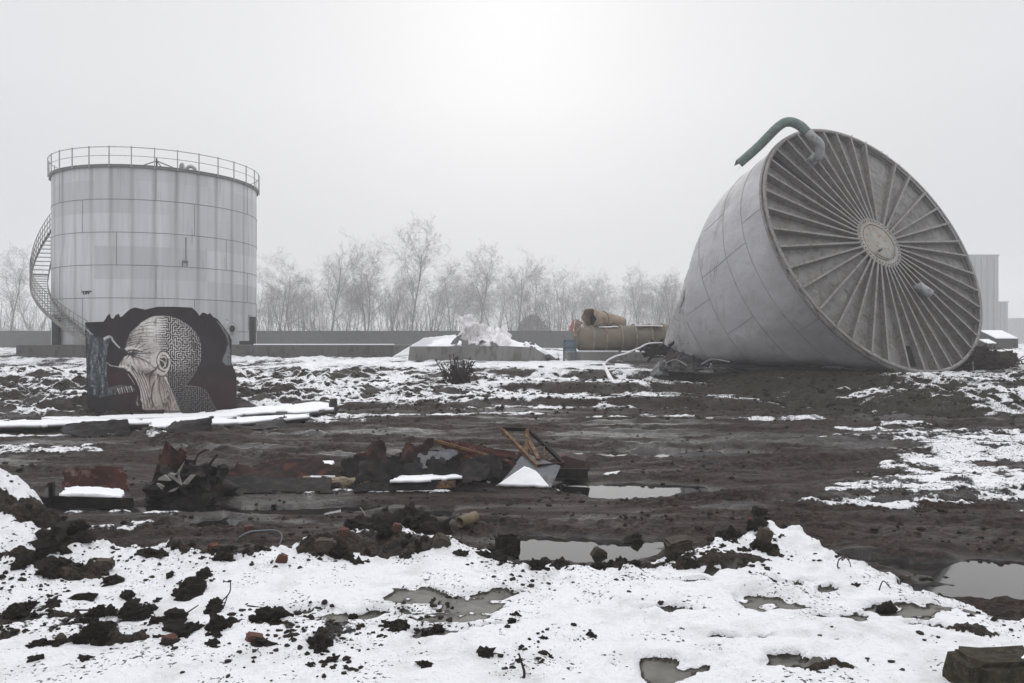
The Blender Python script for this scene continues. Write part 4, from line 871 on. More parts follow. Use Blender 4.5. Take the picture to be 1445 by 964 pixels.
mb = MB(); mb.beam(ml(132, 585) + Vector((0, .1, 0)), ml(160, 500) + Vector((0, .05, 0)), .08, .08); mb.beam(Vector((ml(150, 0).x, MY + 1.5, .05)), ml(150, 480) + Vector((0, .05, 0)), .08, .08); mb.beam(Vector((ml(300, 0).x, MY + 1.5, .05)), ml(300, 490) + Vector((0, .05, 0)), .08, .08)
mb.build('back_brace', BLACK, mp_)
def S_poly(name, P_, dy, m, lab, cat, Y):
    mb = MB(); mb.prism([at(x_, y_, Y) for x_, y_ in P_], (0, dy, 0)); c = at(sum(p[0] for p in P_) / len(P_), max(p[1] for p in P_), Y)
    o = fix_normals(mb.build(name, m, None, loc=c)); tag(o, lab, cat); return o
crumple('torn_skirt_plate', at(330, 590, 20.3), at(378, 582, 20.7), at(362, 572, 21.0), at(333, 556, 20.9), plate_m, None, 24, 14, .06, .04, .03, 41, 2, None, False, 'low dark maroon plate sloping down right from the painted plate', 'plate')
crumple('torn_skirt_plate', at(385, 578, 21.3), at(470, 579, 21.2), at(472, 563, 21.8), at(420, 566, 21.9), weathered('dim_brown_plate', (.05, .04, .036), (.08, .07, .065)), None, 26, 12, .10, .04, .03, 42, 1.6, None, False, 'dull brown plate half buried in snow right of the painted plate', 'plate')
o = crumple('curled_dark_plate', at(463, 584, 20.6), at(480, 582, 20.6), at(478, 560, 21.0), at(462, 563, 21.0), BLACK, None, 10, 12, .06, .05, .03, 43, 2.5, None, False, 'small black curled plate end standing at the edge of the mud', 'plate')

# ------------------------------------------------------------ snow covered sheets before the painted plate
def gz(v): v = Vector(v); v.z = H(v.x, v.y); return v
def gp(px, py, dz=0.0):          # on the ground as seen at that pixel (searched along the ray)
    if py <= 483: return at(px, py, 60)
    d_ = Vector(((px - 722.5) / FPX, 1, -(py - 482) / FPX)); Ys = np.arange(2.5, 60, .04); xs = d_.x * Ys; zs_ = 2 + d_.z * Ys; hh = height(xs, Ys); k = int(np.argmax(zs_ < hh)); 
    if not (zs_ < hh).any(): k = len(Ys) - 1
    return Vector((xs[k], Ys[k], hh[k] + dz))
def slab_sheet(px0, px1, pyF0, pyF1, pyB0, pyB1, lift, seed, lab, snowc=True, m=BLACK, name='flattened_sheet', dark=.08):
    a, b, c, d_ = ground_at(px0, pyF0, .03), ground_at(px1, pyF1, .03), ground_at(px1, pyB1, .03), ground_at(px0, pyB0, .03)
    for v in (a, b, c, d_): v.z = max(H(v.x, v.y), 0) + lift
    o = crumple(name, a, b, c, d_, m, None, 60, 12, .07, .12, .03, seed, .9, (0, 0, 1), False, lab, 'steel sheet')
    if snowc:
        up = Vector((0, 0, .045)); k = dark; n = crumple('snow_cover', a.lerp(d_, k) + up, b.lerp(c, k) + up, c + up, d_ + up, SNOW, o, 70, 12, .06, .18, .045, seed, .9, (0, 0, 1), True)
    return o
slab_sheet(-60, 215, 616, 611, 604, 594, .10, 51, 'long black steel sheet under snow at the left edge of the mud, nearest the camera')
slab_sheet(60, 340, 604, 600, 597, 588, .10, 52, 'snow covered flattened sheet right at the foot of the painted plate')
slab_sheet(190, 440, 611, 602, 601, 592, .10, 53, 'rippled black edged sheet with patchy snow lying before the painted plate')
slab_sheet(300, 478, 599, 588, 589, 577, .12, 54, 'snowy flattened sheet with a pointed right end past the painted plate')
crumple('curled_edge', gp(75, 616, -.02), gp(185, 616, -.02), gp(180, 612, .30), gp(90, 612, .26), BLACK, None, 36, 8, .12, .10, .02, 55, 1.6, None, False, 'dark curled steel edge rising from the snowy sheets near the left', 'steel edge')
crumple('curled_edge', gp(225, 612, -.02), gp(305, 607, -.02), gp(300, 604, .22), gp(240, 608, .2), BLACK, None, 30, 8, .10, .10, .02, 56, 1.6, None, False, 'dark curled steel edge rising in front of the middle of the painted plate', 'steel edge')
crumple('curled_edge', gp(350, 607, -.02), gp(412, 602, -.02), gp(408, 597, .22), gp(360, 604, .12), BLACK, None, 24, 8, .08, .08, .02, 57, 1.8, None, False, 'small dark curled steel edge right of the painted plate at the mud', 'steel edge')

# ------------------------------------------------------------ wreckage lying in the mud
def G(px, py, dz=0): return gp(px, py, dz)
# left trough with snow
tr = thing('wrecked_trough', G(120, 722), 'snow filled black steel trough with a rust red back plate on the left', 'wreck')
def wp(px, py, d_=0): return at(px, py, 9.1 + d_)
crumple('front_plate', wp(50, 722), wp(192, 722), wp(190, 701), wp(52, 697), BLACK, tr, 40, 10, .04, .03, .02, 61, 2)
crumple('floor_plate', wp(52, 703, .03), wp(190, 706, .03), wp(186, 694, .7), wp(62, 688, .7), BLACK, tr, 30, 12, .03, .03, .02, 62, 2, (0, 0, 1))
crumple('snow_cover', wp(76, 699, .06), wp(183, 703, .06), wp(176, 687, .55), wp(78, 683, .55), SNOW, tr, 36, 14, .04, .09, .06, 63, 2.4, (0, 0, 1), True)
crumple('back_plate', wp(84, 696, .6), wp(188, 700, .6), wp(176, 656, .8), wp(86, 655, .8), RUST_RED, tr, 30, 14, .06, .05, .015, 64, 2)
mb = MB(); mb.beam(wp(73, 706, .02), wp(73, 680, .02), .05, .05, (0, 1, 0)); mb.build('corner_post', BLACK, tr)
# twisted bundle
tb = thing('twisted_wreck', G(260, 722), 'twisted dark clump of wreckage with pale bent blades sticking up', 'wreck')
c0 = G(262, 716); rnd = random.Random(77)
def lump(name, c, rx, ry, rz, m, parent, seed, k=.5, sub=4, flat=True):
    bm = bmesh.new(); bmesh.ops.create_icosphere(bm, subdivisions=sub, radius=1)
    for v in bm.verts:
        n_ = mnoise.fractal(v.co * 1.6 + Vector((seed * 3.1, 0, 0)), .7, 2, 5); m2 = mnoise.noise(v.co * 4 + Vector((0, seed, 0)))
        f_ = 1 + k * n_ + k * .3 * m2; v.co = Vector((v.co.x * rx * f_, v.co.y * ry * f_, v.co.z * rz * f_))
    me_ = bpy.data.meshes.new(name); bm.to_mesh(me_); bm.free(); me_.materials.append(m)
    o = bpy.data.objects.new(name, me_); COL.objects.link(o)
    if parent: o.parent = parent; o.location = Vector(c) - parent_loc(parent)
    else: o.location = c
    return o
lump('crushed_core', c0 + Vector((0, .1, .20)), .50, .34, .36, BLACK, tb, 3, .45)
for k in range(5):
    a = c0 + Vector((rnd.uniform(-.5, .4), rnd.uniform(-.25, .2), rnd.uniform(0, .3))); u_ = Vector((rnd.uniform(-.5, .5), rnd.uniform(-.2, .2), rnd.uniform(-.1, .35))); v_ = Vector((rnd.uniform(-.15, .15), rnd.uniform(-.2, .2), rnd.uniform(.15, .4)))
    crumple('torn_plate', a, a + u_, a + u_ + v_, a + v_, BLACK if k % 3 else RUST, tb, 16, 12, .06, .05, .012, 70 + k, 2)
def tp(px, py): return at(px, py, c0.y)
crumple('torn_plate', tp(203, 685), tp(262, 705), tp(260, 660), tp(222, 650), RUST, tb, 24, 16, .08, .08, .02, 80, 2)
crumple('torn_plate', tp(240, 700), tp(305, 712), tp(300, 668), tp(252, 672), BLACK, tb, 24, 16, .08, .08, .02, 81, 2)
mb = MB(); mb.beam(tp(236, 668), tp(260, 634), .07, .09); mb.beam(tp(240, 672), tp(257, 640), .05, .12); mb.build('rusty_bar', RUST, tb)
PALE = weathered('pale_scratched_sheet', (.36, .35, .34), (.25, .22, .2), (.16, .13, .11), 5, .5)
mb = MB(); mb.prism([tp(262, 666), tp(266, 668), tp(276, 645)], (0, .02, 0)); mb.prism([tp(252, 664), tp(272, 678), tp(268, 664), tp(256, 661)], (0, .03, 0)); mb.prism([tp(272, 676), tp(280, 677), tp(291, 664), tp(284, 664)], (0, .02, 0)); mb.prism([tp(240, 671), tp(256, 672), tp(248, 664), tp(241, 668)], (0, .05, 0))
mb.prism([tp(237, 676), tp(245, 684), tp(247, 680), tp(240, 676)], (0, .05, 0)); mb.prism([tp(252, 688), tp(262, 686), tp(267, 681), tp(258, 684)], (0, .05, 0))
o = fix_normals(mb.build('pale_blade', PALE, tb)); o.location.y -= .33
mb = MB(); mb.prism([tp(254, 664), tp(259, 664), tp(264, 651), tp(259, 653)], (0, .02, 0)); fix_normals(mb.build('rusty_blade', RUST_RED, tb))
mb = MB(); mb.tube(smoothp([tp(273, 670), tp(276, 650), tp(281, 640), tp(292, 635)]), .012, 6); mb.tube([tp(288, 668), tp(298, 652), tp(307, 641)], .016, 6); mb.build('bent_rod', RUST, tb)
# long ragged sheet
ls = thing('ragged_sheet', G(390, 690), 'long low ragged rust brown sheet lying behind the twisted clump', 'steel sheet')
a, b = G(298, 696), G(482, 692); crumple('sheet', a, b, b + Vector((.05, .5, .38)), a + Vector((.1, .5, .40)), RUST, ls, 60, 16, .09, .13, .015, 85, 1.8)
crumple('underside', G(296, 699), G(470, 697), G(470, 690, .18), G(300, 690, .18), BLACK, ls, 50, 10, .05, .05, .015, 86, 2)
crumple('snow_cover', G(430, 676, .19), G(474, 676, .19), G(472, 670, .22), G(436, 670, .22), SNOW, ls, 16, 8, .02, .05, .02, 87, 3, (0, 0, 1), True)
# centre heap
YC = G(600, 686).y
def cp(px, py, d_=0): v = at(px, py, YC + d_ * .5 - .1); return v
crumple('buckled_plate', cp(478, 686, .4), cp(560, 688, .4), cp(565, 648, .9), cp(505, 640, .9), BLACK, None, 34, 18, .12, .10, .015, 91, 2.6, None, False, 'black buckled plate at the left end of the centre wreck heap', 'steel plate', .4)
crumple('buckled_plate', cp(500, 652, .7), cp(535, 655, .7), cp(532, 626, .8), cp(505, 634, .8), RUST_RED, None, 16, 14, .10, .09, .015, 92, 3.5, None, False, 'small red rusty torn plate sticking up at the left of the centre heap', 'steel plate', .4)
crumple('buckled_plate', cp(545, 690, .5), cp(690, 688, .5), cp(680, 640, 1.1), cp(560, 632, 1.1), RUST, None, 60, 22, .12, .08, .015, 93, 2.2, None, False, 'wide dark brown buckled plate across the middle of the centre heap', 'steel plate', .4)
crumple('buckled_plate', cp(572, 664, .45), cp(640, 658, .45), cp(648, 634, .8), cp(575, 634, .8), GREYSTEEL, None, 30, 16, .07, .07, .015, 94, 2.6, None, False, 'dull grey plate lying in the middle of the centre wreck heap', 'steel plate', .3)
crumple('buckled_plate', cp(640, 684, .35), cp(735, 680, .35), cp(742, 640, .8), cp(650, 640, .8), BLACK, None, 40, 18, .12, .08, .015, 95, 2.6, None, False, 'black buckled plate below the long red one on the centre heap', 'steel plate', .3)
crumple('buckled_plate', cp(480, 690, .15), cp(600, 690, .15), cp(590, 676, .5), cp(490, 672, .5), BLACK, None, 40, 10, .06, .08, .015, 96, 2.6, None, False, 'low flat black plate with snow scraps in front of the centre heap', 'steel plate')
crumple('snow_patch', cp(497, 667, .42), cp(545, 669, .42), cp(540, 662, .6), cp(500, 661, .6), SNOW, bpy.data.objects['buckled_plate'], 20, 8, .02, .05, .02, 97, 4, (0, -.4, 1), True)
crumple('red_plate', cp(640, 650, .9), cp(755, 662, .5), cp(752, 640, .9), cp(604, 617, 1.2), RUST_RED, None, 60, 14, .06, .07, .02, 98, 2.4, None, False, 'long red rusty plate lying along the top of the centre heap', 'steel plate', .2)
mb = MB(); mb.beam(cp(604, 619, 1.1), cp(725, 653, .7), .03, .035); tag(mb.build('edge_beam', YELLOWIRON, None, loc=cp(660, 660, .9)), 'ochre rusty beam along the lower edge of the long red plate', 'beam')
crumple('dark_scrap', cp(560, 640, .7), cp(600, 642, .7), cp(598, 632, .95), cp(562, 630, .95), YELLOWIRON, None, 16, 8, .06, .05, .015, 99, 4, None, False, 'small yellowed scrap with snow on top left of the heap', 'scrap')
crumple('rust_sliver', cp(600, 675, .2), cp(632, 668, .2), cp(640, 648, .4), cp(618, 655, .4), RUST, None, 16, 12, .09, .06, .015, 100, 4, None, False, 'folded brown sliver in front of the grey plate on the heap', 'scrap', .4)
# scorched scrap filling the heap, each torn piece its own
for i, (x0, x1, yb_, yt, dd_, mt, lab) in enumerate([(300, 400, 698, 668, .3, BLACK, 'low black scorched sheet under the left half of the ragged rusty sheet'), (390, 500, 696, 662, .4, BLACK, 'low black scorched sheet joining the ragged sheet to the centre heap'), (470, 560, 694, 650, .5, BLACK, 'black folded scrap filling the left of the centre heap'), (530, 640, 694, 645, .7, BLACK, 'black folded scrap in the middle of the centre heap'), (610, 720, 692, 648, .6, BLACK, 'black folded scrap filling the right of the centre heap'), (440, 520, 680, 655, .9, RUST, 'brown jagged plate behind the gap between ragged sheet and heap'), (700, 770, 684, 655, .9, RUST, 'brown jagged plate behind the tilted grey sheet'), (560, 620, 662, 628, 1.0, RUST, 'brown jagged plate on the top of the centre heap'), (495, 610, 693, 655, .05, BLACK, 'black upright scrap sheet at the left front of the centre heap'), (600, 705, 690, 652, .0, BLACK, 'black upright scrap sheet at the right front of the centre heap'), (505, 560, 668, 628, .5, RUST, 'dark rusty pointed scrap at the upper left of the centre heap')]):
    crumple('scorched_scrap', cp(x0, yb_, dd_ - .5), cp(x1, yb_, dd_ - .5), cp(x1 - 8, yt - 9, dd_), cp(x0 + 8, yt - 7, dd_), mt, None, 44, 18, .16, .12, .015, 120 + i, 1.5, None, False, lab, 'scrap', .5)
# leaning frame
fr = thing('leaning_frame', cp(760, 665), 'rusty rectangular angle iron frame leaning over the centre heap', 'frame')
q = [cp(707, 603, 1.3), cp(745, 604, 1.5), cp(796, 653, .4), cp(758, 656, .2)]
for i, (a, b) in enumerate(((0, 1), (1, 2), (2, 3), (3, 0))):
    mb = MB(); A_, B_ = q[a], q[b]; mb.beam(A_, B_, .055, .012); mb.beam(A_ + Vector((0, 0, -.025)), B_ + Vector((0, 0, -.025)), .012, .055); mb.build('frame_bar', YELLOWIRON if i == 3 else RUST, fr)
mb = MB(); mb.beam(cp(744, 606, 1.45), cp(742, 640, .8), .05, .03); mb.beam(cp(742, 612, 1.4), cp(760, 648, .4), .06, .02); mb.beam(cp(768, 630, .9), cp(768, 645, .7), .02, .02); mb.build('brace', YELLOWIRON, fr)
crumple('torn_web', cp(741, 612, 1.35), cp(747, 618, 1.3), cp(758, 646, .55), cp(742, 640, .7), YELLOWIRON, fr, 8, 16, .05, .03, .01, 103, 6)
# snow triangle on tilted grey sheet
gs = crumple('tilted_sheet', cp(700, 686, -.35), cp(780, 690, -.45), cp(793, 656, .25), cp(742, 637, .7), GREYSTEEL, None, 30, 20, .015, .02, .02, 104, 1.5, None, False, 'tilted smooth grey sheet half covered with a triangle of snow', 'steel sheet')
p0, p1, p2, p3 = cp(697, 685, -.40), cp(779, 688, -.50), cp(757, 664, -.0), cp(742, 656, .12)
crumple('snow_cover', p0, p1, p2, p3, SNOW, gs, 30, 16, .02, .02, .05, 105, 2.5, None, True)
mb = MB(); mb.prism([cp(770, 650, .9), cp(797, 643, .9), cp(826, 651, .7), cp(829, 670, .5), cp(780, 673, .5)], (.1, .6, -.03)); o = fix_normals(mb.build('dark_box_end', RUST, None, loc=cp(800, 672, .6))); tag(o, 'dark brown box shaped wreck piece at the right end of the heap', 'wreck'); bevel(o, .02)
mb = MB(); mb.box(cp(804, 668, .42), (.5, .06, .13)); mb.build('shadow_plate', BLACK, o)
# log roll and board
lg = thing('pale_roll', G(470, 690), 'pale weathered roll of lagging lying in front of the heap', 'roll')
a, b = G(424, 692), G(522, 690); mb = MB(); pts = [a.lerp(b, k / 12) + Vector((0, .12, .075 - .001 * k)) for k in range(13)]; mb.tube(pts, [.09 + .012 * math.sin(k * 2.1) - .002 * k for k in range(13)], 14); mb.build('roll', weathered('pale_lagging', (.36, .30, .20), (.14, .11, .075), (.05, .04, .03), 5, .85, 0, .8, 30, .02, (1, 4, 4)), lg)
crumple('snow_cover', pts[1] + Vector((0, -.05, .09)), pts[6] + Vector((0, -.05, .09)), pts[6] + Vector((0, .08, .09)), pts[1] + Vector((0, .08, .09)), SNOW, lg, 16, 5, .01, .04, .03, 107, 4, (0, 0, 1), True)
bd = thing('black_board', G(580, 696), 'long black board topped with a strip of snow before the heap', 'board')
a, b = G(495, 697), G(645, 694); crumple('board_face', a, b, b + Vector((0, .1, .17)), a + Vector((0, .1, .13)), BLACK, bd, 40, 8, .03, .03, .04, 108, 3)
crumple('board_end', b + Vector((-.35, -.02, 0)), b + Vector((.02, 0, 0)), b + Vector((.02, 0, .17)), b + Vector((-.25, -.02, .15)), YELLOWIRON, bd, 10, 6, .02, .03, .02, 109, 3)
crumple('snow_cover', a + Vector((.45, 0, .15)), b + Vector((.15, 0, .18)), b + Vector((.12, .45, .2)), a + Vector((.5, .45, .16)), SNOW, bd, 36, 8, .02, .09, .03, 110, 3, (0, 0, 1), True)
# ------------------------------------------------------------ buildings in the fog
SILO = weathered('silo_concrete', (.17, .17, .175), (.13, .13, .135), None, .3, .9)
def silo(x0, x1, Y, zt, nr, lab, name='silo_building', dy=14, cap=True):
    r_ = thing(name, ((x0 + x1) / 2, Y, 1.1), lab, 'building'); mb = MB(); mb.box(((x0 + x1) / 2, Y + dy / 2, (zt + 1) / 2), (x1 - x0, dy, zt - 1)); mb.build('wall', SILO, r_)
    for k in range(nr):
        m_ = MB(); m_.box((x0 + (x1 - x0) * (k + .5) / nr, Y - .2, (zt - .6) / 2 + .5), ((x1 - x0) / nr * .6, .5, zt - 1.2)); m_.build('rib', SILO, r_)
    if cap: m_ = MB(); m_.box(((x0 + x1) / 2, Y + dy / 2, zt + .15), (x1 - x0 + .4, dy + .4, .3)); m_.build('roof', SILO, r_)
    return r_
sb = silo(at(1330, 0, 190).x, at(1409, 0, 190).x, 190, 2 + 121 / FPX * 190, 9, 'tall flat topped grey silo building rising in fog behind the toppled tank')
silo(at(1404, 0, 215).x, at(1422, 0, 215).x, 215, 2 + 55 / FPX * 215, 3, 'lower grey block adjoining the right side of the tall silo building')
silo(at(1436, 0, 260).x, at(1480, 0, 260).x, 260, 2 + 32 / FPX * 260, 3, 'faint low building fading in fog at the right edge')
# snow topped hut and blocks on the right
def hut(px0, px1, pyt, pyb, Y, skew, lab, m=CONC_D):
    a, b = at(px0, pyb, Y), at(px1, pyb, Y); h_ = (pyb - pyt) / FPX * Y; r_ = thing('snowy_block', (a + b) / 2, lab, 'concrete block')
    mb = MB(); d_ = 1.3 * (px1 - px0) / 36; P_ = [a + Vector((0, 0, -.5)), b + Vector((0, 0, -.5)), b + Vector((0, 0, h_ * .55)), a + Vector((0, 0, h_ * .55))]
    Q = [p + Vector((-skew, d_, 0)) for p in P_]; Q[2].z += h_ * .45; Q[3].z += h_ * .45
    V = P_ + Q; F = [(0, 1, 2, 3), (7, 6, 5, 4), (1, 5, 6, 2), (0, 3, 7, 4), (3, 2, 6, 7), (0, 4, 5, 1)]; mb.add(V, F); bevel(fix_normals(mb.build('block', m, r_)), .02)
    mb = MB(); mb.prism([P_[3] + Vector((.02, 0, .005)), P_[2] + Vector((-.02, 0, .005)), Q[2] + Vector((-.02, 0, .005)), Q[3] + Vector((.02, 0, .005))], (0, 0, .06)); bevel(fix_normals(mb.build('snow_cover', SNOW, r_)), .02); return r_
hut(1405, 1437, 467, 492, 44, .2, 'largest square block with a sloping snowy top on the right skyline')
hut(1386, 1401, 472, 484, 46, .1, 'small snow capped block just left of the largest one on the skyline')
hut(1392, 1407, 480, 492, 42, .1, 'low flat snow capped block in front of the largest one')
# brushwood pile right of the disc
mb = MB(); rnd = random.Random(31)
base = at(1385, 522, 26.8); base.z = H(base.x, base.y)
for k in range(520):
    u_ = max(-1.3, min(1.3, rnd.gauss(0, .62))); a = base + Vector((u_ * 1.0, rnd.uniform(-.7, .9), rnd.uniform(0, max(.1, .85 - abs(u_) * .5)))); d_ = Vector((rnd.gauss(0, .28), rnd.gauss(0, .25), rnd.gauss(0, .16))); mb.tube([a, a + d_ * .5 + Vector((0, 0, .03)), a + d_], [.022, .016, .008], 4)
bp = tag(mb.build('brush_pile', TWIG, None, loc=base), 'dark brushwood pile against the right edge of the ribbed round end', 'brush pile')
lump('earth_core', base + Vector((0, .4, .2)), 1.1, .7, .55, SOIL, bp, 9, .5)
mb = MB(); a = at(1374, 528, 26.0); mb.tube([a, a + Vector((-.03, 0, .42))], .018, 6); tag(mb.build('iron_stake', GALV, None, loc=a), 'thin upright iron stake in front of the brushwood pile', 'stake')
# ------------------------------------------------------------ winter trees
def tree_proto(seed, hgt, lean=0, multi=1, spread=1.0):
    rnd = random.Random(seed); T = MB(); K = MB()
    def grow(p, d, L, r, dep, mb):
        n = 4 if dep > 1 else 3; pts = [p]; dd = d.normalized(); q_ = p
        for i in range(n):
            dd = (dd + Vector((rnd.gauss(0, .12), rnd.gauss(0, .12), rnd.gauss(.03, .07)))).normalized(); q_ = q_ + dd * L / n; pts.append(q_)
        mb.tube(pts, [max(r * (1 - .62 * i / n), .0045) for i in range(n + 1)], 6 if dep > 3 else (4 if dep > 1 else 3), cap=False)
        if dep == 0: return
        nc = {5: 10, 4: 6, 3: 5, 2: 4, 1: 3}[dep]
        for k in range(nc):
            f_ = (.28 if dep == 5 else .18) + (.8 if dep < 5 else .7) * (k + rnd.random()) / nc; f_ = min(f_, .99); i = min(int(f_ * n), n - 1); pp = pts[i].lerp(pts[i + 1], f_ * n - i); ax = (pts[i + 1] - pts[i]).normalized()
            rn = Vector((rnd.gauss(0, 1), rnd.gauss(0, 1), rnd.gauss(0, 1))); rn = (rn - ax * rn.dot(ax)).normalized(); ang_ = R(rnd.uniform(34, 68)) * spread
            nd = ax * math.cos(ang_) + rn * math.sin(ang_) + Vector((0, 0, .06)); grow(pp, nd, L * rnd.uniform(.38, .62) * (1.15 - .5 * f_ if dep == 5 else 1), max(r * (1 - .6 * f_) * .46, .005), dep - 1, K)
    for k in range(multi):
        d_ = Vector((lean + (rnd.gauss(0, .22) if multi > 1 else 0), rnd.gauss(0, .1), 1)); grow(Vector((k * .3, 0, 0)), d_, hgt * .95 * rnd.uniform(.75, 1) if k else hgt * .95, hgt * .011, 5 if multi < 3 else 4, T)
    return T, K
protos = []
for i, (sd_, h_, le, mu, spd) in enumerate([(1, 10, 0, 1, 1), (2, 10, .05, 2, .9), (3, 10, -.1, 1, 1.15), (5, 10, .12, 3, 1), (8, 10, 0, 1, .75), (13, 10, .2, 2, 1.1)]):
    T, K = tree_proto(sd_, h_, le, mu, spd); r_ = thing('winter_tree', (0, 0, 0), 'x', 'tree'); T.build('trunk', BARK, r_); K.build('crown', BARK, r_); protos.append(r_)
TR_ = [(14, 366, 68, 0, 'bare tree at the far left edge of the photo, beside the stair'), (48, 402, 76, 3, 'low bare tree between the left edge and the stair of the upright tank'), (-40, 380, 80, 1, None),
 (393, 388, 74, 5, 'leaning bare tree right beside the upright tank'), (412, 372, 82, 0, 'bare tree second from the upright tank'), (440, 392, 90, 3, 'faint low bare tree between two taller ones near the upright tank'), (466, 347, 72, 4, 'tall bare tree left of the gap before the tallest tree'), (490, 385, 88, 1, 'faint bare tree behind the tall pair left of the tallest tree'),
 (513, 362, 74, 1, 'forked bare tree just left of the slim one by the tallest tree'), (547, 392, 76, 4, 'slim low bare tree immediately left of the tallest tree'), (579, 333, 72, 0, 'tallest bare tree, above the left side of the white heap'), (612, 395, 90, 3, 'faint low bare tree just right of the tallest tree'),
 (638, 374, 80, 2, 'bare tree rising above the snowy sheet of the white heap'), (675, 364, 78, 0, 'straight bare tree directly above the torn white uprights'), (704, 378, 88, 1, 'faint forked bare tree above the right of the white heap'), (732, 368, 80, 4, 'narrow bare tree above the rubble end of the wall stub'),
 (757, 384, 90, 2, 'faint bare tree behind the dark fog bound bush'), (783, 392, 100, 0, 'very faint bare tree left of the ochre tank'), (812, 388, 104, 3, 'very faint bare tree over the orange panel'), (845, 398, 108, 1, 'very faint bare tree above the open drum'),
 (902, 388, 84, 0, 'bare tree standing alone above the middle of the ochre tank'), (872, 405, 110, 4, 'palest bare tree between the open drum and the lone tree'), (948, 388, 86, 2, 'bare tree beside the left outline of the toppled tank'), (925, 402, 112, 5, 'palest bare tree just left of the toppled tank'), (975, 380, 95, 0, None), (340, 380, 78, 2, None), (1440, 440, 130, 1, None)]
rt = random.Random(61)
where = ['left part', 'middle', 'right part']
for k in range(26):
    px = 385 + k * 23 + rt.uniform(-8, 8); TR_.append((px, rt.uniform(392, 425), 96 + rt.uniform(0, 22), k % 6, 'faint low bare tree of the back row, %s of the tree line' % where[min(k // 9, 2)]))
first = {}
for px, py, Y, pi, lab in TR_:
    if lab is None: continue
    Y = 66 + (Y - 66) * 1.8 + 64; h_ = 2 + (482 - py) / FPX * Y - 1.15; sc_ = h_ / 11.2; pr = protos[pi]; loc = ((px - 722.5) / FPX * Y, Y, 1.12); rz = (px * 1.7) % 6.28 if pi not in (5,) else .2
    if pi not in first: first[pi] = 1; pr.location = loc; pr.rotation_euler = (0, 0, rz); pr.scale = (sc_,) * 3; pr['label'] = lab; pr['group'] = 'bare trees beyond the boundary wall'
    else: copy_thing(pr, loc, (0, 0, rz), (sc_,) * 3, lab)
# undergrowth
mb = MB(); rnd = random.Random(9)
for k in range(5200):
    x = rnd.uniform(-118, 60); Y = rnd.uniform(103, 150); h_ = rnd.uniform(1.5, 7) * (1 + .4 * math.sin(x * .3)) ; p = Vector((x, Y, 1.1)); d_ = Vector((rnd.gauss(0, .22), rnd.gauss(0, .2), 1)) * h_
    mb.tube([p, p + d_ * .5 + Vector((rnd.gauss(0, .12), 0, 0)), p + d_], [.03, .022, .014], 3, cap=False)
tag(mb.build('undergrowth', BARK), kind='stuff')
# foggy round bush
def leafy(name, loc, rx, rz, n, seed, m, lab, lw=.16):
    rnd = random.Random(seed); mb = MB()
    for k in range(n):
        th = rnd.uniform(0, 2 * math.pi); f_ = rnd.random() ** .4; hh = rnd.random(); rr_ = rx * math.sqrt(max(1 - hh ** 2, 0)) * f_ * (1 + .15 * math.sin(3 * th + hh * 5)); c = Vector((rr_ * math.cos(th), rr_ * math.sin(th), hh * rz)) + Vector(loc)
        a = Vector((rnd.gauss(0, 1), rnd.gauss(0, 1), rnd.gauss(0, 1))).normalized() * lw; b = Vector((rnd.gauss(0, 1), rnd.gauss(0, 1), rnd.gauss(0, 1))).normalized() * lw * .6; mb.add([c - a, c + b, c + a, c - b], [(0, 1, 2, 3)])
    return tag(mb.build(name, m, None, loc=loc), lab, 'bush')
leafy('dense_bush', ((752 - 722.5) / FPX * 150, 150, 1.1), 3.4, 6.0, 2600, 3, weathered('dark_evergreen', (.04, .045, .035), (.06, .065, .05)), 'faint dark rounded bush in fog behind the boundary wall', .3)
# dark thorny bush on the bank
b0 = gp(648, 541); tb_ = thing('thorn_bush', b0, 'dark spiky bush growing on the snowy bank below the white heap', 'bush'); mb = MB(); rnd = random.Random(19)
for k in range(60):
    a_ = rnd.gauss(0, .5); L_ = rnd.uniform(.5, 1.05) * (1 - .25 * abs(a_)); p = b0 + Vector((rnd.gauss(0, .22), rnd.gauss(0, .15), -.02)); pts = smoothp([p, p + Vector((math.sin(a_) * L_ * .5, rnd.gauss(0, .1), L_ * .55)), p + Vector((math.sin(a_) * L_ * 1.0, rnd.gauss(0, .2), L_ * math.cos(a_)))], 3)
    mb.tube(pts, [.022 - .014 * i / (len(pts) - 1) for i in range(len(pts))], 4)
    for j in range(28):
        f_ = rnd.random(); c = pts[int(f_ * (len(pts) - 1))]; d_ = Vector((rnd.gauss(0, .05), rnd.gauss(0, .05), rnd.uniform(.02, .12))); mb.tube([c, c + d_], [.012, .005], 3)
mb.build('stems', TWIG, tb_)
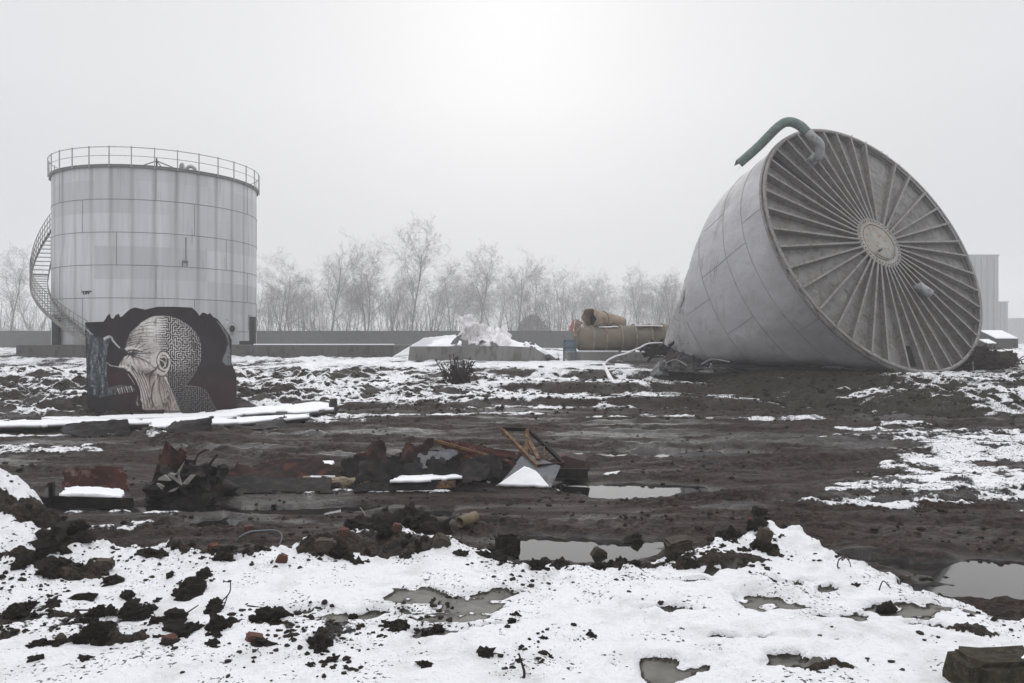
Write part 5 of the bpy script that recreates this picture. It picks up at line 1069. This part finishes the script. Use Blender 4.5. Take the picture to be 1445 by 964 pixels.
# ------------------------------------------------------------ foreground blocks, stones, clods
def rock(name, px, py, wpx, hpx, m, lab, cat, seed, k=.3, sub=3, sy=.8, rz=None, sink=.25):
    g_ = gp(px, py); sc_ = g_.y / FPX; rx = wpx * sc_ / 2; rz_ = hpx * sc_ / 2
    o = lump(name, g_ + Vector((0, rx * sy * .3, rz_ * (1 - sink))), rx, rx * sy, rz_, m, None, seed, k, sub)
    if rz is not None: o.rotation_euler = (rz * .3, .1, rz)
    return tag(o, lab, cat)
def chip(name, px, py, wpx, hpx, m, lab, cat, seed, rot=(0, 0, 0), dpx=None, sub=1, dis=.10):
    g_ = gp(px, py); sc_ = g_.y / FPX; wx, hz2 = wpx * sc_, hpx * sc_; dy_ = (dpx or wpx * .8) * sc_
    bm = bmesh.new(); bmesh.ops.create_cube(bm, size=1); bmesh.ops.bevel(bm, geom=bm.edges[:] , offset=.12, segments=2, affect='EDGES'); bmesh.ops.subdivide_edges(bm, edges=bm.edges[:], cuts=2, use_grid_fill=True)
    for v in bm.verts:
        n_ = mnoise.noise_vector(v.co * 2.3 + Vector((seed * 1.7, 0, seed))) * dis + mnoise.noise_vector(v.co * 7 + Vector((seed, 1, 0))) * dis * .45; v.co = v.co + n_; v.co = Vector((v.co.x * wx, v.co.y * dy_, v.co.z * hz2))
    me_ = bpy.data.meshes.new(name); bm.to_mesh(me_); bm.free(); me_.materials.append(m); o = bpy.data.objects.new(name, me_); COL.objects.link(o); o.location = g_ + Vector((0, dy_ * .3, hz2 * .32)); o.rotation_euler = rot
    return tag(o, lab, cat)
MOSS = weathered('mossy_dark_concrete', (.022, .018, .012), (.05, .045, .022), (.07, .055, .045), 14, .85, 0, 1.0, 50, .02)
g_ = gp(1420, 963); o = chip('concrete_block', 1424, 978, 128, 52, MOSS, 'dark mossy concrete block in the bottom right corner', 'concrete block', 5, (0, .0, .05), 70, 1, .11)
crumple('snow_cover', o.location + Vector((.0, -.08, .095)), o.location + Vector((.15, -.06, .095)), o.location + Vector((.16, .0, .10)), o.location + Vector((.03, .0, .10)), SNOW, o, 16, 8, .015, .06, .015, 111, 8, (0, 0, 1), True)
chip('soil_block', 716, 783, 34, 34, SOIL, 'square dark earthen block on the rim of the snow by the puddle', 'soil block', 6, (0, 0, .1), 30, 1, .10)
chip('tan_stone', 457, 780, 28, 18, STONE, 'pale tan stone in the snow rim at the centre left', 'stone', 7, (0, .1, .2)); chip('tan_stone', 622, 776, 24, 20, STONE, 'brown pointed stone at the right end of the long soil heap', 'stone', 8, (.3, .4, .3)); rock('tan_stone', 85, 916, 14, 20, STONE, 'tiny upright tan stone near the left bottom', 'stone', 9, .2)
chip('brick_fragment', 396, 802, 14, 19, BRICK, 'orange brick shard standing in snow left of centre', 'brick', 10, (.2, .5, .3)); chip('brick_fragment', 350, 752, 14, 10, BRICK, 'small bright orange brick chip on the snow rim', 'brick', 11, (0, 0, .4)); chip('brick_fragment', 357, 914, 24, 18, BRICK, 'rusty red brick chunk among the clods at the lower left', 'brick', 12, (.1, .3, .5))
chip('brick_fragment', 485, 760, 14, 12, BRICK, 'red brick lump on the long soil heap', 'brick', 13, (.1, .1, .2)); chip('brick_fragment', 560, 756, 12, 12, BRICK, 'small red brick chip near the middle of the soil heap', 'brick', 14, (.1, .1, .2)); chip('brick_fragment', 237, 913, 20, 17, BRICK, 'dark reddish brick lump at the lower left', 'brick', 15, (.4, .1, .9)); chip('brick_fragment', 300, 780, 14, 12, BRICK, 'red brick chip embedded in the long clod heap at left', 'brick', 16, (.4, .1, .9))
chip('brown_rock', 958, 782, 36, 22, STONE, 'wedge shaped brown rock on the snow rim right of the puddle', 'rock', 17, (.1, -.2, .2)); chip('brown_rock', 1080, 768, 18, 24, STONE, 'upright brown rock on the snowy peak', 'rock', 18, (.1, .2, .2)); chip('brown_rock', 1073, 728, 18, 14, SOIL, 'dark rock at the top of the snowy peak', 'rock', 19, (.1, .2, .2)); rock('pink_rock', 1059, 746, 10, 16, BRICK, 'small pinkish stone on the left face of the snowy peak', 'stone', 20, .2)
chip('brown_rock', 845, 792, 20, 20, STONE, 'pointed brown rock left of the small snowy rise past the puddle', 'rock', 21, (.1, .5, .2)); chip('brown_rock', 144, 803, 24, 13, STONE, 'flat grey brown rock on the snow at left', 'rock', 22, (.1, .1, .2)); chip('brown_rock', 412, 906, 16, 10, SOIL, 'flat dark rock right of the brick chunk', 'rock', 23, (.1, .1, .2))
# short clay pipe
cp_ = gp(653, 744); mb = MB(); rr_ = .058; NN = 24
a = cp_ + Vector((-.03, -.05, .06)); b = cp_ + Vector((.12, .18, .07)); mb.tube([a, b], rr_, 24, cap=False); o = mb.build('clay_pipe', weathered('ochre_clay', (.19, .145, .08), (.09, .07, .045)), None, True, loc=cp_); md = o.modifiers.new('t', 'SOLIDIFY'); md.thickness = .014; tag(o, 'short ochre clay pipe stub lying on the snow rim before the mud', 'pipe')
mb = MB(); mb.tube([a.lerp(b, .4), a.lerp(b, .42)], rr_ * .97, 20); mb.build('soil_plug', SOIL, o)
# wires, twigs, rods
def wire(name, P_, r, m, lab, cat, lift=.0):
    pts = []
    g0 = gp(*P_[0][:2])
    for p in P_: 
        if len(p) == 2: v = gp(p[0], p[1]); v.z += r + .004
        else: v = at(p[0], p[1], g0.y + p[2])
        pts.append(v)
    mb = MB(); pp = smoothp(pts, 5); mb.tube(pp, [r * (1 - .5 * i / len(pp)) for i in range(len(pp))], 6); return tag(mb.build(name, m, None, True, loc=g0), lab, cat)
PIPEG = weathered('grey_blue_hose', (.16, .18, .21), (.1, .11, .12))
wire('bent_conduit', [(337, 762), (352, 751, 0), (370, 749, .05), (390, 749, .05), (398, 756, 0), (394, 770, -.1), (386, 790, -.3)], .011, PIPEG, 'bent grey blue conduit arching over the snow rim at centre left', 'conduit')
wire('dry_twig', [(283, 870), (300, 858, 0), (323, 838, .05), (325, 820, .05)], .006, TWIG, 'forked dry twig rising from the snow at lower left', 'twig'); wire('dry_twig', [(313, 866), (318, 850, 0), (322, 838, .02)], .005, TWIG, 'short twig leaning against the forked dry one', 'twig'); wire('dry_twig', [(256, 872), (268, 862, .0), (280, 854, .05)], .006, TWIG, 'straight short stick left of the forked dry twig', 'twig')
wire('rusty_wire', [(348, 862), (350, 855, 0), (365, 857, 0), (382, 859, 0), (397, 860, .0), (398, 863)], .006, TWIG, 'bent dark wire hoop lying right of the forked dry twig', 'wire'); wire('dry_twig', [(105, 866), (130, 868), (160, 870)], .007, TWIG, 'long thin stick lying flat at the left', 'twig')
wire('dry_twig', [(738, 964), (740, 950, 0), (737, 938, 0), (732, 922, .02)], .009, TWIG, 'knobbly upright twig at the bottom centre', 'twig'); wire('rusty_wire', [(1060, 964), (1056, 945), (1048, 925), (1044, 905)], .006, TWIG, 'long curved dark wire at the bottom right of centre', 'wire'); wire('rusty_wire', [(1040, 800), (1060, 806), (1080, 815), (1097, 826)], .008, TWIG, 'dark curved stick lying on the smooth snow below the peak', 'stick')
wire('rusty_wire', [(1188, 808), (1182, 800, 0), (1184, 790, 0), (1192, 786, .02), (1200, 796, 0), (1199, 812, 0)], .006, TWIG, 'thin wire loop standing in the snow at right', 'wire'); wire('rusty_wire', [(1192, 818), (1205, 822), (1220, 820), (1215, 828)], .006, TWIG, 'flat curl of wire below the thin wire loop', 'wire')
wire('rusty_wire', [(1240, 838), (1242, 828, 0), (1247, 820, .0), (1257, 830, 0)], .006, TWIG, 'small hooked root in the snow right of the wire loop', 'root'); wire('rusty_wire', [(1172, 910), (1176, 903, 0), (1182, 902, 0), (1188, 908)], .005, TWIG, 'tiny black wire arch on the snow at lower right', 'wire'); wire('dry_twig', [(1023, 877), (1026, 882), (1029, 887)], .006, TWIG, 'tiny twig on the snow left of the lower right ice patches', 'twig')
wire('rusty_wire', [(635, 764), (642, 752, 0), (650, 750, .0), (652, 762, 0)], .006, TWIG, 'thin wire arch beside the clay pipe stub', 'wire'); wire('rusty_wire', [(682, 766), (688, 760, 0), (689, 752, .05)], .005, TWIG, 'short bent wire right of the clay pipe stub', 'wire'); wire('dry_twig', [(515, 732), (514, 724, 0), (508, 716, .05)], .006, PALE, 'pale thin stalk standing before the small puddle', 'stalk')
wire('thin_rod', [(1235, 588), (1218, 575, .3), (1195, 570, .6), (1170, 570, .6)], .02, TWIG, 'dark curved hose on the bank below the ribbed round end', 'hose')
wire('dry_twig', [(1034, 768), (1022, 752, .3), (1035, 764, .2), (1050, 778)], .008, TWIG, 'dark split stick among the rocks of the snowy peak', 'stick')
# clods
vars_ = []
for k in range(14):
    bm = bmesh.new(); bmesh.ops.create_icosphere(bm, subdivisions=3 if k < 10 else 4, radius=1)
    for v in bm.verts:
        c = v.co.copy(); n_ = mnoise.fractal(c * 1.5 + Vector((k * 5.3, 0, 0)), .6, 2, 5); n2 = mnoise.fractal(c * 4 + Vector((0, k * 3.3, 0)), .6, 2, 3); f_ = 1 + .5 * n_ + .28 * n2; v.co = Vector((c.x * f_, c.y * f_ * .8, c.z * f_ * .62))
    me_ = bpy.data.meshes.new('clod'); bm.to_mesh(me_); bm.free(); me_.materials.append(SOIL); vars_.append(me_)
rnd = random.Random(101)
def clod(px, py, w_, lab, grp, hf=1.0, name='soil_clod'):
    g_ = gp(px, py); r_ = 1.18 * w_ / 2 * g_.y / FPX
    o = bpy.data.objects.new(name, vars_[rnd.randrange(14)]); COL.objects.link(o); o.location = g_ + Vector((0, 0, r_ * .18 * hf)); o.rotation_euler = (rnd.uniform(-.3, .3), rnd.uniform(-.3, .3), rnd.uniform(0, 6.28)); o.scale = (r_ * rnd.uniform(.85, 1.1), r_ * rnd.uniform(.85, 1.1), r_ * hf)
    tag(o, lab, 'clod', grp); return o
NAMED = [(267, 848, 44, 'largest rounded dark clod in the snow at lower left'), (306, 886, 30, 'dark clod below the forked dry twig'), (25, 874, 26, 'dark clod alone near the left edge'), (450, 920, 38, 'wide crusty clod below the left ice patch'), (75, 775, 50, 'broad dark mound of soil on the left snow slope'), (120, 940, 20, 'isolated dark clod at the bottom left'), (52, 940, 20, 'dark clod close to the bottom left corner'), (562, 896, 24, 'clod at the left rim of the lowest ice pool'),
 (685, 934, 24, 'dark clod right of bottom centre'), (835, 905, 18, 'reddish dark clod on the right of centre'), (768, 910, 16, 'lone dark clod on plain snow right of centre'), (977, 800, 18, 'dark clod on snow below the wedge shaped rock'), (575, 745, 46, 'biggest mossy clod of the long soil heap'), (610, 752, 40, 'clod at the right side of the long soil heap'), (540, 750, 44, 'wide clod in the middle of the long soil heap'), (505, 748, 36, 'clod at the left side of the long soil heap'), (700, 788, 18, 'small dark clod left of the earthen block'), (650, 788, 20, 'dark clod on snow below the clay pipe stub'), (895, 770, 26, 'clod between puddle and wedge shaped rock'), (1250, 866, 24, 'clod at the upper rim of the olive ice patch on the right'), (1210, 833, 14, 'clod below the thin wire loop')]
for px, py, w_, lab in NAMED: clod(px, py, w_, lab, None, 1.1)
ZONES = [(88, (10, 420), (850, 920), (8, 34), 'small dark soil clod in the scattered band across the lower left snow', 'clods scattered over the lower left snow'),
 (34, (0, 330), (725, 830), (9, 36), 'dark soil clod on the upper left snow slope', 'clods on the upper left snow slope'),
 (22, (330, 640), (748, 800), (8, 28), 'dark soil clod of the long soil heap on the snow rim', 'clods of the soil heap on the snow rim'),
 (24, (640, 930), (765, 815), (6, 20), 'small dark clod on the snow rim below the puddle', 'clods on the snow rim below the puddle'),
 (24, (420, 740), (870, 950), (8, 26), 'small dark clod on the lower middle snow', 'clods on the lower middle snow'),
 (16, (1000, 1130), (730, 780), (6, 18), 'small dark clod on the snowy peak right of centre', 'clods on the snowy peak'),
 (24, (760, 1440), (800, 950), (4, 16), 'tiny dark clod on the smooth snow at lower right', 'clods on the lower right snow')]
for n, xr, yr, wr, lab, grp in ZONES:
    k = 0; tries = 0
    while k < n and tries < 4000:
        tries += 1; px = rnd.uniform(*xr); py = rnd.uniform(*yr)
        if float(vnoise(np.array([px / 34.]), np.array([py / 22.]), 700)[0]) < .48: continue
        g_ = gp(px, py)
        if g_.y > YB(np.array([g_.x]))[0] + .1: continue
        clod(px, py, wr[0] + (wr[1] - wr[0]) * rnd.random() ** 2.2, lab, grp, rnd.uniform(.7, 1.2)); k += 1
for k in range(64):     # the long heap of turned soil along the rim
    x = rnd.uniform(-3.3, 2.5); yb_ = float(YB(np.array([x]))[0]); y = yb_ - rnd.uniform(.02, .55); g_ = Vector((x, y, H(x, y)))
    if rnd.random() < .35 and not -2.4 < x < 0: continue
    r_ = (.02 + .07 * rnd.random() ** 1.8); o = bpy.data.objects.new('soil_clod', vars_[rnd.randrange(14)]); COL.objects.link(o); o.location = g_ + Vector((0, 0, r_ * .3)); o.rotation_euler = (rnd.uniform(-.4, .4), rnd.uniform(-.4, .4), rnd.uniform(0, 6.28)); o.scale = (r_, r_, r_ * 1.15)
    tag(o, 'dark soil clod on the crest of the snowy rim facing the mud', 'clod', 'clods along the crest of the snow rim')
# crumbs: nobody could count them
mb = MB(); rnd2 = random.Random(55)
ICO = bmesh.new(); bmesh.ops.create_icosphere(ICO, subdivisions=1, radius=1); ICOV = [v.co.copy() for v in ICO.verts]; ICOF = [tuple(v.index for v in f.verts) for f in ICO.faces]; ICO.free()
def crumb(c, r_):
    ax_ = (rnd2.uniform(.7, 1.5), rnd2.uniform(.7, 1.3), rnd2.uniform(.5, .9)); mb.add([c + Vector((v.x * ax_[0], v.y * ax_[1], v.z * ax_[2])) * r_ * rnd2.uniform(.6, 1.25) for v in ICOV], ICOF)
cx_ = np.array([rnd2.uniform(-6, 6) for _ in range(34000)]); cy_ = np.array([rnd2.uniform(3, 8) for _ in range(34000)])
ch = height(cx_, cy_); cn = fbm(cx_ * 2.1, cy_ * 2.1, 72, 3) ; cyb = YB(cx_); czone = np.exp(-((cyb - cy_ - .4) / .8) ** 2) + np.exp(-((cy_ - 4.8) / .6) ** 2) * (cx_ < -.4) + .5 * (cx_ < -3)
for x, y, z, n_, yb_, zn in zip(cx_, cy_, ch, cn, cyb, czone):
    if y > yb_ + .05 or abs(x) > y * .78 + .3: continue
    if n_ + .35 * zn + rnd2.gauss(0, .10) > .46: crumb(Vector((x, y, z + .028)), .0025 + .022 * rnd2.random() ** 5)
tag(mb.build('soil_crumbs', SOIL), kind='stuff')
# clods turned up along the bank and the mud
mb = MB(); rg = np.random.default_rng(7)
x = rg.uniform(-20, 24, 5200); y = YF(x) + rg.normal(2.5, 2.4, 5200); z = height(x, y); ok_ = np.abs(x) < y * .8
for a_, b_, c_ in zip(x[ok_], y[ok_], z[ok_]): crumb(Vector((a_, b_, c_ + .02)), .02 + .07 * rnd2.random() ** 3)
y = 6.5 + 14.5 * rg.random(7000) ** 1.5; x = rg.uniform(-.72, .72, 7000) * y; z = height(x, y); ok_ = (y > YB(x) + .2) & (vnoise(x * 1.3, y * 2.2, 811) > .45)
for a_, b_, c_ in zip(x[ok_], y[ok_], z[ok_]): crumb(Vector((a_, b_, c_ + .004)), .006 + .04 * rnd2.random() ** 4)
tag(mb.build('mud_clods', SOIL), kind='stuff')
# dry grass on the bank under the toppled tank
mb = MB()
x = rg.uniform(4.5, 18, 16000); y = YF(x) + rg.uniform(-.1, 5, 16000); z = height(x, y); ok_ = vnoise(x * .8, y * .8, 801) > .42
for a_, b_, c_ in zip(x[ok_], y[ok_], z[ok_]):
    p = Vector((a_, b_, c_ - .01)); l_ = rnd2.uniform(.04, .14); a = Vector((rnd2.gauss(0, .05), rnd2.gauss(0, .04), l_)); mb.add([p + Vector((-.006, 0, 0)), p + Vector((.006, 0, 0)), p + a], [(0, 1, 2)])
tag(mb.build('dry_grass', weathered('dry_grass', (.05, .045, .025), (.08, .065, .035), None, 2, .9)), kind='stuff')
# ------------------------------------------------------------ the fog
mb = MB(); mb.box((0, 190, 17), (900, 560, 38))
hz = mb.build('haze', bpy.data.materials.new('fog')); tag(hz, kind='stuff')
m = hz.data.materials[0]; m.use_nodes = True; t = m.node_tree; t.nodes.clear()
o_ = t.nodes.new('ShaderNodeOutputMaterial'); pv = t.nodes.new('ShaderNodeVolumePrincipled')
pv.inputs['Color'].default_value = (.985, .985, .99, 1); pv.inputs['Density'].default_value = HAZE_DENSITY; pv.inputs['Anisotropy'].default_value = .1
t.links.new(pv.outputs[0], o_.inputs['Volume'])
